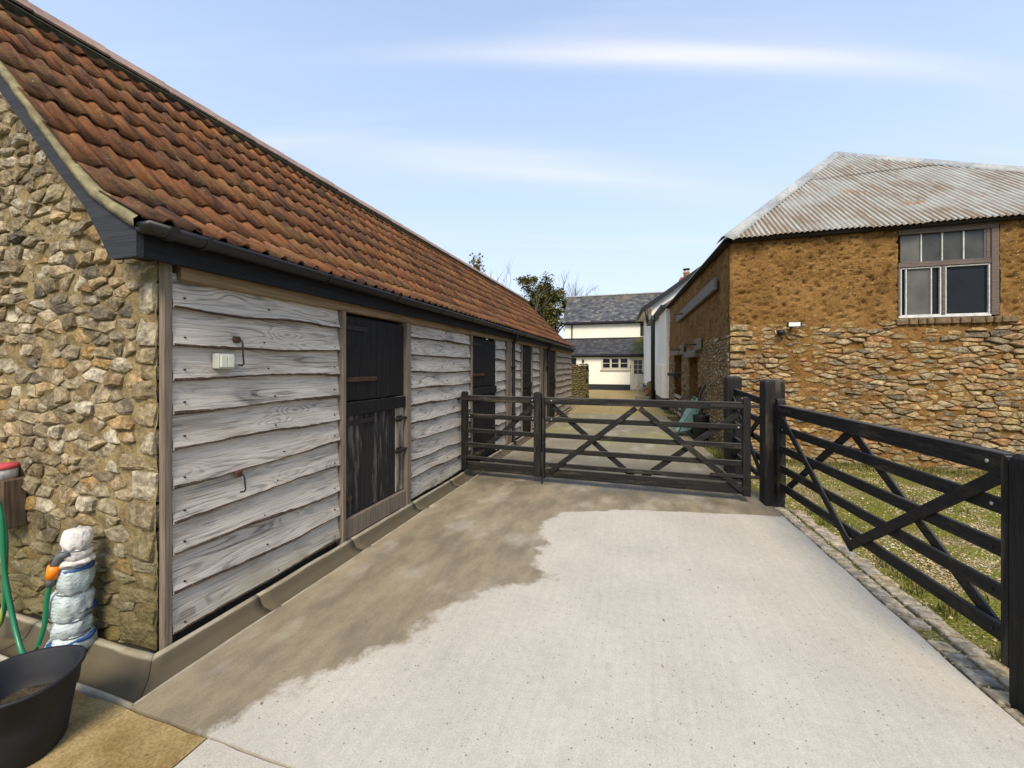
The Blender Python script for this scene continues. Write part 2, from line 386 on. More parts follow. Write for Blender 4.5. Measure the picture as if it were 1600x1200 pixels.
# --- concrete driveway with its stain
def concrete(name, base, dark, stain=False):
    t = NT(name)
    x, y, z = t.sepx(t.pos())
    big = t.noise(t.pos(), 1.3, 5, 0.6)
    fine = t.noise(t.pos(), 130, 5, 0.75)
    c = t.mix(t.mr(big, 0.3, 0.7), base, tuple(q * 0.88 for q in base))
    gr = t.mr(fine, 0.35, 0.65, 0.86, 1.10)
    c = t.mix(1.0, c, t.comb(gr, gr, gr), 'MULTIPLY')
    br = t.noise(t.map(t.pos(), (38.0, 1.6, 1.0)), 1.0, 4, 0.7)
    kb = t.mr(br, 0.3, 0.7, 0.95, 1.03)
    c = t.mix(1.0, c, t.comb(kb, kb, kb), 'MULTIPLY')
    dt_ = t.mr(t.noise(t.pos(), 4.3, 6, 0.75), 0.54, 0.74)
    c = t.mix(t.math('MULTIPLY', dt_, 0.35), c, tuple(q * 0.62 for q in base))
    agg = t.mr(t.vor(t.pos(), 75), 0.10, 0.16, 1.0, 0.0)
    aggc = t.vor(t.pos(), 75, 'F1', 'Color')
    sel = t.sepx(aggc)
    c = t.mix(t.math('MULTIPLY', agg, t.mr(sel[0], 0.60, 0.66)), c, (0.15, 0.13, 0.105))
    c = t.mix(t.math('MULTIPLY', agg, t.mr(sel[1], 0.80, 0.84)), c, (0.62, 0.60, 0.55))
    pd = t.vor(t.pos(), 30)
    ps = t.sepx(t.vor(t.pos(), 30, 'F1', 'Color'))
    pit = t.math('MULTIPLY', t.mr(pd, 0.08, 0.16, 1.0, 0.0), t.mr(ps[2], 0.52, 0.60))
    c = t.mix(t.math('MULTIPLY', pit, 0.75), c, (0.10, 0.085, 0.065))
    mot = t.mr(t.noise(t.pos(), 22, 4, 0.7), 0.35, 0.68, 0.95, 1.04)
    c = t.mix(1.0, c, t.comb(mot, mot, mot), 'MULTIPLY')
    rough = 0.85
    ridge = t.math('SINE', t.math('MULTIPLY', t.math('ADD', x, t.math('MULTIPLY', t.noise(t.pos(), 2.0, 3), 0.05)), 190.0))
    hh = t.math('ADD', t.math('MULTIPLY', fine, 0.7), t.math('MULTIPLY', ridge, t.mr(y, 3.5, 5.2, 0.02, 0.34)))
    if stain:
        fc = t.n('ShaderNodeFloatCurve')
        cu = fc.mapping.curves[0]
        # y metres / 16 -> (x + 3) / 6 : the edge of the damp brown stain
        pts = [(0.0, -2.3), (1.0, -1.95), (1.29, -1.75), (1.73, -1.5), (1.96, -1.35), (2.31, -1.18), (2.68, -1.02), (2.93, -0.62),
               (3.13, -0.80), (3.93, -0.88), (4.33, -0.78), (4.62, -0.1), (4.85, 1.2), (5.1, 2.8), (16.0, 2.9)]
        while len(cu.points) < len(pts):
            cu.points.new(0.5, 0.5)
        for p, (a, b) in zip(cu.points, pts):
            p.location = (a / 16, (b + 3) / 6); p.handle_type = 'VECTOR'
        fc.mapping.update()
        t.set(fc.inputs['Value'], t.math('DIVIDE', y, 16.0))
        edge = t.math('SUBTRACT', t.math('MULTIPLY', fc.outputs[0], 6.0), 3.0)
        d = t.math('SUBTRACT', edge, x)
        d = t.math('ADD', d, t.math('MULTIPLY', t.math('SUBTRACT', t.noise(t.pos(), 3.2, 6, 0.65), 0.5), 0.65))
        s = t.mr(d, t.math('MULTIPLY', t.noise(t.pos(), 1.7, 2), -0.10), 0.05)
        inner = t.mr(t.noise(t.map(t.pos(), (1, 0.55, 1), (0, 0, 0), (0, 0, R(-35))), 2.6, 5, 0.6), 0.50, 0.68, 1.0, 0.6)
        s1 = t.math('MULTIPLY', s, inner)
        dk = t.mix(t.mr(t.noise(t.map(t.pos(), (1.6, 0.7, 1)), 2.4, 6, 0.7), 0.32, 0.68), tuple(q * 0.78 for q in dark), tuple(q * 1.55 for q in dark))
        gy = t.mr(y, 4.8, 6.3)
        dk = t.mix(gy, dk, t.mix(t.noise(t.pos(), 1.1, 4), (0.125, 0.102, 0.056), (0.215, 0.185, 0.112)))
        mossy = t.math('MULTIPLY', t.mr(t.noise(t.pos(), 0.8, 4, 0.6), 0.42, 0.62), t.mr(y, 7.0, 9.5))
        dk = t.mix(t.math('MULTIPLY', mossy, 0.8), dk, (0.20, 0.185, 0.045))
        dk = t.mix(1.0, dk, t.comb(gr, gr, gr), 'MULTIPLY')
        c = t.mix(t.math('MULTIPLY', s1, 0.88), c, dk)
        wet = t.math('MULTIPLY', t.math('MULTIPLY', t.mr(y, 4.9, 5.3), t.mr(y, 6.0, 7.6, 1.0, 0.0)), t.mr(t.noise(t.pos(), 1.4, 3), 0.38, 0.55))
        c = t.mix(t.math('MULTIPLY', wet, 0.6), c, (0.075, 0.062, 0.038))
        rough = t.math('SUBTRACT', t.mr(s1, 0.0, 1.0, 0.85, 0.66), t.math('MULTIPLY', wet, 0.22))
    MT[name] = t.done(c, rough, t.bump(hh, 0.55, 0.004), 0.3)
concrete('drive_concrete', (0.485, 0.440, 0.360), (0.175, 0.137, 0.080), True)
concrete('pale_concrete', (0.48, 0.43, 0.35), (0.2, 0.2, 0.2))
t = NT('ochre_concrete')
n1 = t.noise(t.pos(), 3.0, 5, 0.6); fi = t.noise(t.pos(), 70, 4, 0.7)
c = t.mix(t.mr(n1, 0.35, 0.65), (0.22, 0.145, 0.050), (0.37, 0.275, 0.125))
k = t.mr(fi, 0.35, 0.65, 0.75, 1.15)
c = t.mix(1.0, c, t.comb(k, k, k), 'MULTIPLY')
MT['ochre_concrete'] = t.done(c, 0.88, t.bump(fi, 0.6, 0.006), 0.25)
t = NT('channel_concrete')
pr = t.attr('trough')
n1 = t.noise(t.pos(), 6.0, 5, 0.65); fi = t.noise(t.pos(), 80, 4, 0.7)
c = t.mix(t.mr(n1, 0.3, 0.7), (0.24, 0.20, 0.13), (0.36, 0.32, 0.24))
dirt = t.mr(t.math('ADD', pr, t.math('MULTIPLY', n1, 0.8)), 0.50, 1.0)
c = t.mix(t.math('MULTIPLY', dirt, 0.92), c, (0.075, 0.058, 0.031))
MT['channel_concrete'] = t.done(c, 0.85, t.bump(fi, 0.4, 0.004), 0.3)
# --- gravel, earth, moss
def gravel_mat(name, a, b, moss, m0, m1):
    t = NT(name)
    v = t.vor(t.pos(), 48, 'F1', 'Color')
    rr = t.sepx(v)
    c = t.mix(rr[0], a, b)
    d = t.vor(t.pos(), 48)
    c = t.mix(t.mr(d, 0.35, 0.75), c, tuple(q * 0.45 for q in a))
    ms = t.mr(t.noise(t.pos(), 1.4, 6, 0.65), m0, m1)
    c = t.mix(ms, c, t.mix(t.noise(t.pos(), 25, 3), moss, tuple(q * 1.7 for q in moss)))
    MT[name] = t.done(c, 0.92, t.bump(t.math('SUBTRACT', 1.0, d), 0.8, 0.02), 0.15)
gravel_mat('mossy_gravel', (0.24, 0.175, 0.075), (0.46, 0.37, 0.20), (0.105, 0.105, 0.016), 0.40, 0.53)
gravel_mat('yard_gravel', (0.32, 0.235, 0.090), (0.52, 0.41, 0.19), (0.14, 0.125, 0.03), 0.60, 0.72)
gravel_mat('earth', (0.13, 0.10, 0.045), (0.24, 0.19, 0.09), (0.07, 0.08, 0.02), 0.42, 0.6)
t = NT('pebble')
c = t.ramp(t.attr(), [(0.0, (0.30, 0.21, 0.09)), (0.3, (0.48, 0.38, 0.20)), (0.6, (0.22, 0.165, 0.09)), (0.85, (0.56, 0.50, 0.38)), (1.0, (0.35, 0.25, 0.10))])
MT['pebble'] = t.done(c, 0.85, None, 0.25)
def leaf_mat(name, stops, rough=0.6, trans=0.2):
    t = NT(name)
    c = t.ramp(t.attr(), stops)
    t.done(c, rough, None, 0.3)
    t.b.inputs['Transmission Weight'].default_value = 0.0
    t.b.inputs['Subsurface Weight'].default_value = 0.0
    MT[name] = t.m
leaf_mat('evergreen_leaf', [(0.0, (0.06, 0.064, 0.014)), (0.5, (0.125, 0.12, 0.025)), (0.85, (0.20, 0.175, 0.04)), (1.0, (0.28, 0.22, 0.06))])
leaf_mat('autumn_leaf', [(0.0, (0.20, 0.17, 0.05)), (0.6, (0.32, 0.26, 0.09)), (1.0, (0.42, 0.34, 0.15))])
leaf_mat('grass_blade', [(0.0, (0.065, 0.072, 0.012)), (0.6, (0.125, 0.125, 0.024)), (1.0, (0.24, 0.19, 0.06))])
leaf_mat('dead_leaf', [(0.0, (0.14, 0.06, 0.02)), (0.5, (0.22, 0.11, 0.04)), (1.0, (0.34, 0.20, 0.07))])
plain('tree_bark', (0.12, 0.10, 0.075), 0.9, 0.4, 20, 0.6)
# --- house
plain('white_render', (0.80, 0.77, 0.70), 0.85, 0.05, 6, 0.3, 0.01)
plain('cream_render', (0.76, 0.71, 0.59), 0.85, 0.06, 6, 0.3, 0.01)
plain('plinth_black', (0.018, 0.019, 0.022), 0.6, 0.3, 12, 0.3)
plain('black_paint', (0.012, 0.012, 0.015), 0.45, 0.2, 12, 0.1)
plain('cream_paint', (0.50, 0.46, 0.36), 0.55, 0.08, 20, 0.1)
plain('old_white_paint', (0.55, 0.54, 0.50), 0.7, 0.25, 40, 0.4)
plain('dark_glass', (0.012, 0.014, 0.017), 0.22, 0.3, 3, 0.02, spec=0.22)
plain('dusty_glass', (0.055, 0.056, 0.05), 0.3, 0.35, 4, 0.05, spec=0.3)
plain('blind_glass', (0.10, 0.097, 0.082), 0.3, 0.3, 3, 0.05, spec=0.3)
t = NT('slate')
r = t.attr()
c = t.ramp(r, [(0.0, (0.040, 0.042, 0.047)), (0.5, (0.072, 0.074, 0.080)), (0.85, (0.10, 0.10, 0.10)), (1.0, (0.17, 0.16, 0.135))])
x, y, z = t.sepx(t.pos())
ms = t.math('MULTIPLY', t.mr(t.noise(t.pos(), 1.1, 5, 0.7), 0.46, 0.62), t.mr(z, 5.6, 7.1))
c = t.mix(t.math('MULTIPLY', ms, 0.7), c, (0.16, 0.14, 0.075))
li = t.mr(t.noise(t.map(t.pos(), (1, 1, 2.5)), 2.0, 5, 0.7), 0.58, 0.66)
c = t.mix(t.math('MULTIPLY', li, 0.6), c, (0.27, 0.26, 0.22))
MT['slate'] = t.done(c, 0.6, t.bump(t.noise(t.pos(), 20, 4), 0.3, 0.005), 0.35)
t = NT('mossy_slate')
r = t.attr()
c = t.ramp(r, [(0.0, (0.032, 0.033, 0.037)), (0.6, (0.052, 0.053, 0.058)), (1.0, (0.085, 0.083, 0.08))])
x, y, z = t.sepx(t.pos())
ms = t.math('MULTIPLY', t.mr(t.math('ADD', x, t.math('MULTIPLY', t.noise(t.pos(), 2.5, 5, 0.7), 1.2)), 0.05, 0.55), t.mr(t.noise(t.pos(), 4, 4), 0.36, 0.52))
c = t.mix(t.math('MULTIPLY', ms, 0.9), c, (0.12, 0.12, 0.012))
MT['mossy_slate'] = t.done(c, 0.6, t.bump(t.noise(t.pos(), 20, 4), 0.3, 0.005), 0.35)
plain('brick', (0.30, 0.10, 0.05), 0.85, 0.35, 18, 0.4)
plain('sill_brick', (0.155, 0.105, 0.055), 0.9, 0.5, 22, 0.7)
plain('clay_pot', (0.48, 0.30, 0.16), 0.8, 0.2, 18, 0.2)
# --- props
t = NT('hose_green')
MT['hose_green'] = t.done(t.mix(t.mr(t.attr('stripe'), 0.45, 0.55), (0.010, 0.15, 0.068), (0.24, 0.33, 0.05)), 0.35, None, 0.5)
plain('orange_plastic', (0.80, 0.22, 0.01), 0.4, 0.05)
plain('grey_plastic', (0.10, 0.105, 0.11), 0.5, 0.1)
plain('bucket_rubber', (0.012, 0.0125, 0.015), 0.6, 0.5, 7, 0.15, spec=0.3)
plain('bucket_mud', (0.05, 0.038, 0.022), 0.95, 0.6, 30, 1.0, 0.02)
plain('red_plastic', (0.52, 0.075, 0.085), 0.5, 0.1)
plain('white_cloth', (0.60, 0.57, 0.53), 0.8, 0.2, 40, 0.7, 0.012)
plain('socket_grey', (0.42, 0.43, 0.38), 0.5, 0.05)
plain('socket_cream', (0.62, 0.62, 0.50), 0.45, 0.05)
plain('barrow_teal', (0.15, 0.26, 0.245), 0.5, 0.3, 14, 0.2)
plain('lens_white', (0.62, 0.63, 0.60), 0.25, 0.1)
plain('pulley_iron', (0.17, 0.155, 0.09), 0.8, 0.4, 20, 0.5)
plain('pot_green', (0.07, 0.095, 0.03), 0.7, 0.3)
plain('pale_plank', (0.42, 0.37, 0.27), 0.85, 0.3, 25, 0.4)
plain('rot_dark', (0.03, 0.024, 0.018), 0.95, 0.3)
t = NT('sack_plastic')
x, y, z = t.sepx(t.pos())
zz_ = t.math('ADD', z, t.math('MULTIPLY', t.noise(t.pos(), 9, 3), 0.05))
c = t.mix(t.noise(t.pos(), 12, 4), (0.36, 0.44, 0.43), (0.52, 0.57, 0.54))
ln = t.math('MULTIPLY', t.mr(t.math('SINE', t.math('MULTIPLY', zz_, 330.0)), 0.55, 0.8), t.mr(t.noise(t.map(t.pos(), (45, 45, 8)), 1.0, 3, 0.6), 0.46, 0.56))
c = t.mix(t.math('MULTIPLY', ln, 0.5), c, (0.08, 0.12, 0.16))
MT['sack_plastic'] = t.done(c, 0.42, t.bump(t.noise(t.pos(), 26, 4, 0.6), 0.7, 0.015), 0.45)
plain('sack_blue', (0.025, 0.075, 0.22), 0.42, 0.15, 30, 0.3)

# ------------------------------------------------------------------ object helpers
ORG = {}
def worg(o):
    return ORG.get(o.name, Vector((0, 0, 0))) if o else Vector((0, 0, 0))
def tag(o, label=None, cat=None, group=None, kind=None):
    if label: o['label'] = label
    if cat: o['category'] = cat
    if group: o['group'] = group
    if kind: o['kind'] = kind
    return o
def thing(name, label, cat, loc=(0, 0, 0), group=None, kind=None):
    o = bpy.data.objects.new(name, None)
    o.empty_display_size = 0.2
    COL.objects.link(o)
    o.location = loc
    ORG[o.name] = Vector(loc)
    return tag(o, label, cat, group, kind)
def mk(name, verts, faces, mat, parent=None, smooth=False, mats=None, fmi=None, attrs=None, kind=None):
    """one mesh object; verts in world metres"""
    og = worg(parent)
    me = bpy.data.meshes.new(name)
    me.from_pydata([(v[0] - og.x, v[1] - og.y, v[2] - og.z) for v in verts], [], faces)
    for mm in (mats or [mat]):
        me.materials.append(MT[mm])
    if fmi:
        me.polygons.foreach_set('material_index', fmi)
    if smooth:
        me.polygons.foreach_set('use_smooth', [True] * len(me.polygons))
    for an, vals in (attrs or {}).items():
        a = me.attributes.new(an, 'FLOAT', 'POINT')
        a.data.foreach_set('value', vals)
    me.update()
    o = bpy.data.objects.new(name, me)
    COL.objects.link(o)
    if parent:
        o.parent = parent
    ORG[o.name] = og.copy()
    if kind: o['kind'] = kind
    return o
class MB:
    """collects verts/faces"""
    def __init__(s):
        s.v = []; s.f = []; s.a = []
    def add(s, vs, fs, val=None):
        b = len(s.v)
        s.v += [tuple(v) for v in vs]
        s.f += [tuple(i + b for i in f) for f in fs]
        s.a += [random.random() if val is None else val] * len(vs)
        return s
    def build(s, name, mat, parent=None, smooth=False, kind=None):
        return mk(name, s.v, s.f, mat, parent, smooth, attrs={'rnd': s.a}, kind=kind)
def chamf(c, ax, ay, az, ch=0.004):
    """chamfered box: centre c, half-axis vectors"""
    c = Vector(c); ax = Vector(ax); ay = Vector(ay); az = Vector(az)
    L = [ax.length, ay.length, az.length]
    ch = min(ch, min(L) * 0.45)
    k = [1 - ch / l for l in L]
    vs = []; idx = {}
    for sx in (-1, 1):
        for sy in (-1, 1):
            for sz in (-1, 1):
                for w in range(3):
                    kk = [k[0], k[1], k[2]]; kk[w] = 1
                    idx[(sx, sy, sz, w)] = len(vs)
                    vs.append(c + ax * sx * kk[0] + ay * sy * kk[1] + az * sz * kk[2])
    fs = []
    for w in range(3):
        o1, o2 = [i for i in range(3) if i != w]
        for s in (-1, 1):
            loop = []
            for a, b in ((-1, -1), (1, -1), (1, 1), (-1, 1)):
                sg = [0, 0, 0]; sg[w] = s; sg[o1] = a; sg[o2] = b
                loop.append(idx[(*sg, w)])
            fs.append(loop)
    for w in range(3):                                  # edges parallel to axis w
        o1, o2 = [i for i in range(3) if i != w]
        for a in (-1, 1):
            for b in (-1, 1):
                q = []
                for s, ws in ((-1, o1), (-1, o2), (1, o2), (1, o1)):
                    sg = [0, 0, 0]; sg[w] = s; sg[o1] = a; sg[o2] = b
                    q.append(idx[(*sg, ws)])
                fs.append(q)
    for sx in (-1, 1):
        for sy in (-1, 1):
            for sz in (-1, 1):
                fs.append([idx[(sx, sy, sz, w)] for w in range(3)])
    # orient outwards
    out = []
    for f in fs:
        p = [vs[i] for i in f]
        n = (p[1] - p[0]).cross(p[2] - p[0])
        m = sum(p, Vector()) / len(p) - c
        out.append(tuple(f) if n.dot(m) > 0 else tuple(reversed(f)))
    return vs, out
def box(name, lo, hi, mat, parent=None, ch=0.004, kind=None):
    c = [(a + b) / 2 for a, b in zip(lo, hi)]
    h = [abs(b - a) / 2 for a, b in zip(lo, hi)]
    vs, fs = chamf(c, (h[0], 0, 0), (0, h[1], 0), (0, 0, h[2]), ch)
    return mk(name, vs, fs, mat, parent, attrs={'rnd': [random.random()] * len(vs)}, kind=kind)
def barm(p0, p1, w, th, n, ch=0.004):
    """bar from p0 to p1, width w across, thickness th along n"""
    p0 = Vector(p0); p1 = Vector(p1); n = Vector(n).normalized()
    d = (p1 - p0); l = d.length; d.normalize()
    s = n.cross(d).normalized()
    n = d.cross(s).normalized()
    return chamf((p0 + p1) / 2, d * l / 2, s * w / 2, n * th / 2, ch)
def bar(name, p0, p1, w, th, n, mat, parent=None, ch=0.004):
    vs, fs = barm(p0, p1, w, th, n, ch)
    return mk(name, vs, fs, mat, parent, attrs={'rnd': [random.random()] * len(vs)})
def tube(pts, r, seg=8, cap=True):
    pts = [Vector(p) for p in pts]
    rs = r if isinstance(r, (list, tuple)) else [r] * len(pts)
    vs = []; fs = []
    up = Vector((0.31, 0.17, 0.93)).normalized()
    for i, p in enumerate(pts):
        d = (pts[min(i + 1, len(pts) - 1)] - pts[max(i - 1, 0)]).normalized()
        a = d.cross(up)
        if a.length < 0.05: a = d.cross(Vector((1, 0, 0)))
        a.normalize(); b = d.cross(a).normalized()
        for k in range(seg):
            q = 2 * math.pi * k / seg
            vs.append(p + a * math.cos(q) * rs[i] + b * math.sin(q) * rs[i])
    for i in range(len(pts) - 1):
        for k in range(seg):
            fs.append((i * seg + k, i * seg + (k + 1) % seg, (i + 1) * seg + (k + 1) % seg, (i + 1) * seg + k))
    if cap:
        fs.append(tuple(reversed(range(seg)))); fs.append(tuple(range(len(vs) - seg, len(vs))))
    return vs, fs
def tubeo(name, pts, r, mat, parent=None, seg=8):
    vs, fs = tube(pts, r, seg)
    o = mk(name, vs, fs, mat, parent, True)
    return o
def lathe(prof, c, seg=24, jit=0.0, axis='z'):
    """prof: (radius, height) list round centre c"""
    vs = []; fs = []
    for r, z in prof:
        for k in range(seg):
            q = 2 * math.pi * k / seg
            a, b = r * math.cos(q), r * math.sin(q)
            if axis == 'z': p = Vector((c[0] + a, c[1] + b, c[2] + z))
            elif axis == 'x': p = Vector((c[0] + z, c[1] + a, c[2] + b))
            else: p = Vector((c[0] + a, c[1] + z, c[2] + b))
            if jit: p += Vector(noise.noise_vector(p * 14)) * jit
            vs.append(p)
    for i in range(len(prof) - 1):
        for k in range(seg):
            fs.append((i * seg + k, i * seg + (k + 1) % seg, (i + 1) * seg + (k + 1) % seg, (i + 1) * seg + k))
    fs.append(tuple(reversed(range(seg)))); fs.append(tuple(range(len(vs) - seg, len(vs))))
    return vs, fs
def prism(poly, a, b, plane='y'):
    """polygon in (x,z) extruded along y from a to b (plane 'y'), or (y,z) along x (plane 'x')"""
    n = len(poly)
    if plane == 'y':
        vs = [(p[0], a, p[1]) for p in poly] + [(p[0], b, p[1]) for p in poly]
    else:
        vs = [(a, p[0], p[1]) for p in poly] + [(b, p[0], p[1]) for p in poly]
    fs = [tuple(range(n)), tuple(reversed(range(n, 2 * n)))] + [(i, i + n, (i + 1) % n + n, (i + 1) % n) for i in range(n)]
    return vs, fs
def fbm(p, o=4):
    return noise.fractal(p, 0.6, 2.0, o)

# ------------------------------------------------------------------ rubble stones
def voronoi(u0, u1, v0, v1, w, h, inside, rowjit=0.25):
    """irregular coursed cells: list of polygons in (u,v)"""
    sc = w / h
    seeds = []
    v = v0 - h / 2; row = 0
    while v < v1 + h:
        hh = h
        u = u0 - w + (row % 2) * w * 0.5 + random.uniform(-.3, .3) * w
        while u < u1 + w:
            ww = w * random.choice((0.45, 0.65, 0.9, 1.1, 1.5))
            seeds.append((u + ww / 2 + random.uniform(-.18, .18) * w, (v + random.uniform(-rowjit, rowjit) * h) * sc))
            u += ww
        v += hh; row += 1
    cell = w * 1.5
    grid = {}
    for i, s in enumerate(seeds):
        grid.setdefault((int(s[0] // cell), int(s[1] // cell)), []).append(i)
    polys = []
    for i, s in enumerate(seeds):
        if not inside(s[0], s[1] / sc):
            continue
        P = [(s[0] - w * 1.4, s[1] - w * 1.4), (s[0] + w * 1.4, s[1] - w * 1.4), (s[0] + w * 1.4, s[1] + w * 1.4), (s[0] - w * 1.4, s[1] + w * 1.4)]
        gx, gy = int(s[0] // cell), int(s[1] // cell)
        for dx in (-2, -1, 0, 1, 2):
            for dy in (-2, -1, 0, 1, 2):
                for j in grid.get((gx + dx, gy + dy), ()):
                    if j == i: continue
                    q = seeds[j]
                    mx, my = (s[0] + q[0]) / 2, (s[1] + q[1]) / 2
                    nx, ny = q[0] - s[0], q[1] - s[1]
                    out = []
                    for a in range(len(P)):
                        A, B = P[a], P[(a + 1) % len(P)]
                        da = (A[0] - mx) * nx + (A[1] - my) * ny
                        db = (B[0] - mx) * nx + (B[1] - my) * ny
                        if da <= 0: out.append(A)
                        if (da < 0) != (db < 0) and abs(da - db) > 1e-12:
                            k = da / (da - db)
                            out.append((A[0] + (B[0] - A[0]) * k, A[1] + (B[1] - A[1]) * k))
                    P = out
                    if len(P) < 3: break
        if len(P) >= 3:
            P = [(min(max(p[0], u0), u1), p[1] / sc) for p in P]
            polys.append(P)
    return polys
def stone_geo(P, mapf, gap, depth, cut=0.09):
    """one stone from polygon P: about 50 triangles"""
    cx = sum(p[0] for p in P) / len(P); cy = sum(p[1] for p in P) / len(P)
    Q = []
    for i in range(len(P)):                               # Chaikin
        A, B = P[i], P[(i + 1) % len(P)]
        Q.append((A[0] * (1 - cut) + B[0] * cut, A[1] * (1 - cut) + B[1] * cut)); Q.append((A[0] * cut + B[0] * (1 - cut), A[1] * cut + B[1] * (1 - cut)))
    while len(Q) > 10:
        k = min(range(len(Q)), key=lambda i: (Q[i][0] - Q[i - 1][0]) ** 2 + (Q[i][1] - Q[i - 1][1]) ** 2)
        Q.pop(k)
    ext = max(0.01, max(abs(p[1] - cy) for p in Q))
    exu = max(0.01, max(abs(p[0] - cx) for p in Q))
    ku = max(0.5, 1 - gap / exu); kv = max(0.5, 1 - gap / ext)
    Q = [(cx + (p[0] - cx) * ku * random.uniform(.90, 1.05), cy + (p[1] - cy) * kv * random.uniform(.86, 1.07)) for p in Q]
    n = len(Q)
    D = depth * random.uniform(0.55, 1.25)
    ta, tb = random.uniform(-.14, .14), random.uniform(-.20, .10)
    def dd(p, d): return d + ta * (p[0] - cx) + tb * (p[1] - cy)
    vs = [mapf(p[0], p[1], -0.03) for p in Q]
    vs += [mapf(cx + (p[0] - cx) * .97, cy + (p[1] - cy) * .97, max(0.0, dd(p, D * random.uniform(.45, .72)))) for p in Q]
    ins = random.uniform(.62, .80)
    vs += [mapf(cx + (p[0] - cx) * ins * random.uniform(.85, 1.1), cy + (p[1] - cy) * ins * random.uniform(.85, 1.1), dd(p, D * random.uniform(.88, 1.12))) for p in Q]
    vs.append(mapf(cx, cy, D * random.uniform(.98, 1.15)))
    fs = []
    for r in range(2):
        for k in range(n):
            fs.append((r * n + k, r * n + (k + 1) % n, (r + 1) * n + (k + 1) % n, (r + 1) * n + k))
    for k in range(n):
        fs.append((2 * n + k, 2 * n + (k + 1) % n, 3 * n))
    return vs, fs
def area(P):
    return abs(sum(P[i - 1][0] * P[i][1] - P[i][0] * P[i - 1][1] for i in range(len(P)))) / 2
def fixn(fs, flip):
    return [tuple(reversed(f)) for f in fs] if flip else fs

# ================================================================== GROUND
def sheet(name, x0, x1, y0, y1, z, mat, nx=1, ny=1, amp=0.0, label=None):
    vs = []; fs = []
    for j in range(ny + 1):
        for i in range(nx + 1):
            x = x0 + (x1 - x0) * i / nx; y = y0 + (y1 - y0) * j / ny
            vs.append((x, y, z + (amp * noise.noise(Vector((x * 1.3, y * 1.3, 0))) if amp else 0)))
    for j in range(ny):
        for i in range(nx):
            a = j * (nx + 1) + i
            fs.append((a, a + 1, a + nx + 2, a + nx + 1))
    o = mk(name, vs, fs, mat)
    return tag(o, label, 'ground', kind='structure')
sheet('ground', -600, 600, -300, 1200, -0.10, 'earth', label='brown and green earth lying all round the yard')
sheet('gravel_yard', -9, 1.6, 13.7, 29.0, -0.02, 'yard_gravel', 12, 16, 0.02, 'yellow gravel yard in front of the white farmhouse')
sheet('mossy_ground', 1.2, 14, -1.0, 14.0, -0.02, 'mossy_gravel', 30, 34, 0.035, 'mossy gravel ground between black gate and stone barn')
# driveway slab, right edge slightly slanted
EDGE = [(1.72, -0.2), (1.66, 0.9), (1.575, 2.3), (1.40, 5.22), (1.28, 7.0), (1.05, 10.0), (0.75, 13.8)]
def edge_x(y):
    for (a, b), (c, d) in zip(EDGE, EDGE[1:]):
        if y <= d: return a + (c - a) * (y - b) / (d - b)
    return EDGE[-1][0]
vs = []; fs = []
N = 60
for i in range(N + 1):
    y = 1.262 + (13.8 - 1.262) * i / N
    xr = edge_x(y) + 0.006 * math.sin(y * 9)
    for x, z in ((-2.212, -0.09), (-2.212, 0.0), (-1.0, 0.0), (0.2, 0.0), (xr, 0.0), (xr, -0.09)):
        vs.append((x, y, z))
for i in range(N):
    for k in range(5):
        a = i * 6 + k
        fs.append((a, a + 1, a + 7, a + 6))
fs.append((0, 1, 2, 3, 4, 5)); fs.append(tuple(reversed(range(N * 6, N * 6 + 6))))
bm = bmesh.new()
def flipfix(o):
    bm = bmesh.new(); bm.from_mesh(o.data); bmesh.ops.recalc_face_normals(bm, faces=bm.faces); bm.to_mesh(o.data); bm.free()
o = mk('driveway', vs, fs, 'drive_concrete'); flipfix(o)
tag(o, 'pale ridged concrete driveway with brown damp stain along the stable', 'driveway', kind='structure')
def slab(name, x0, x1, y0, y1, mat, label):
    vs = []; fs = []
    n = 40
    top = []
    for i in range(n + 1):
        x = x0 + (x1 - x0) * i / n
        top.append((x, y1 + 0.012 * noise.noise(Vector((x * 5, 0.3, 0))) + 0.004 * noise.noise(Vector((x * 31, 7, 0)))))
    poly = [(x0, y0)] + [(x1, y0)] + list(reversed(top))
    m = len(poly)
    vs = [(p[0], p[1], 0.0) for p in poly] + [(p[0], p[1], -0.09) for p in poly]
    fs = [tuple(range(m))] + [(i + m, (i + 1) % m + m, (i + 1) % m, i) for i in range(m)]
    o = mk(name, vs, fs, mat); flipfix(o)
    tag(o, label, 'paving', kind='structure')
slab('old_paving', -6.0, -1.728, -1.5, 1.248, 'ochre_concrete', 'ochre stained old concrete slab under the black bucket')
slab('front_paving', -1.720, 1.64, -1.5, 1.248, 'pale_concrete', 'pale concrete slab in front of the driveway joint')
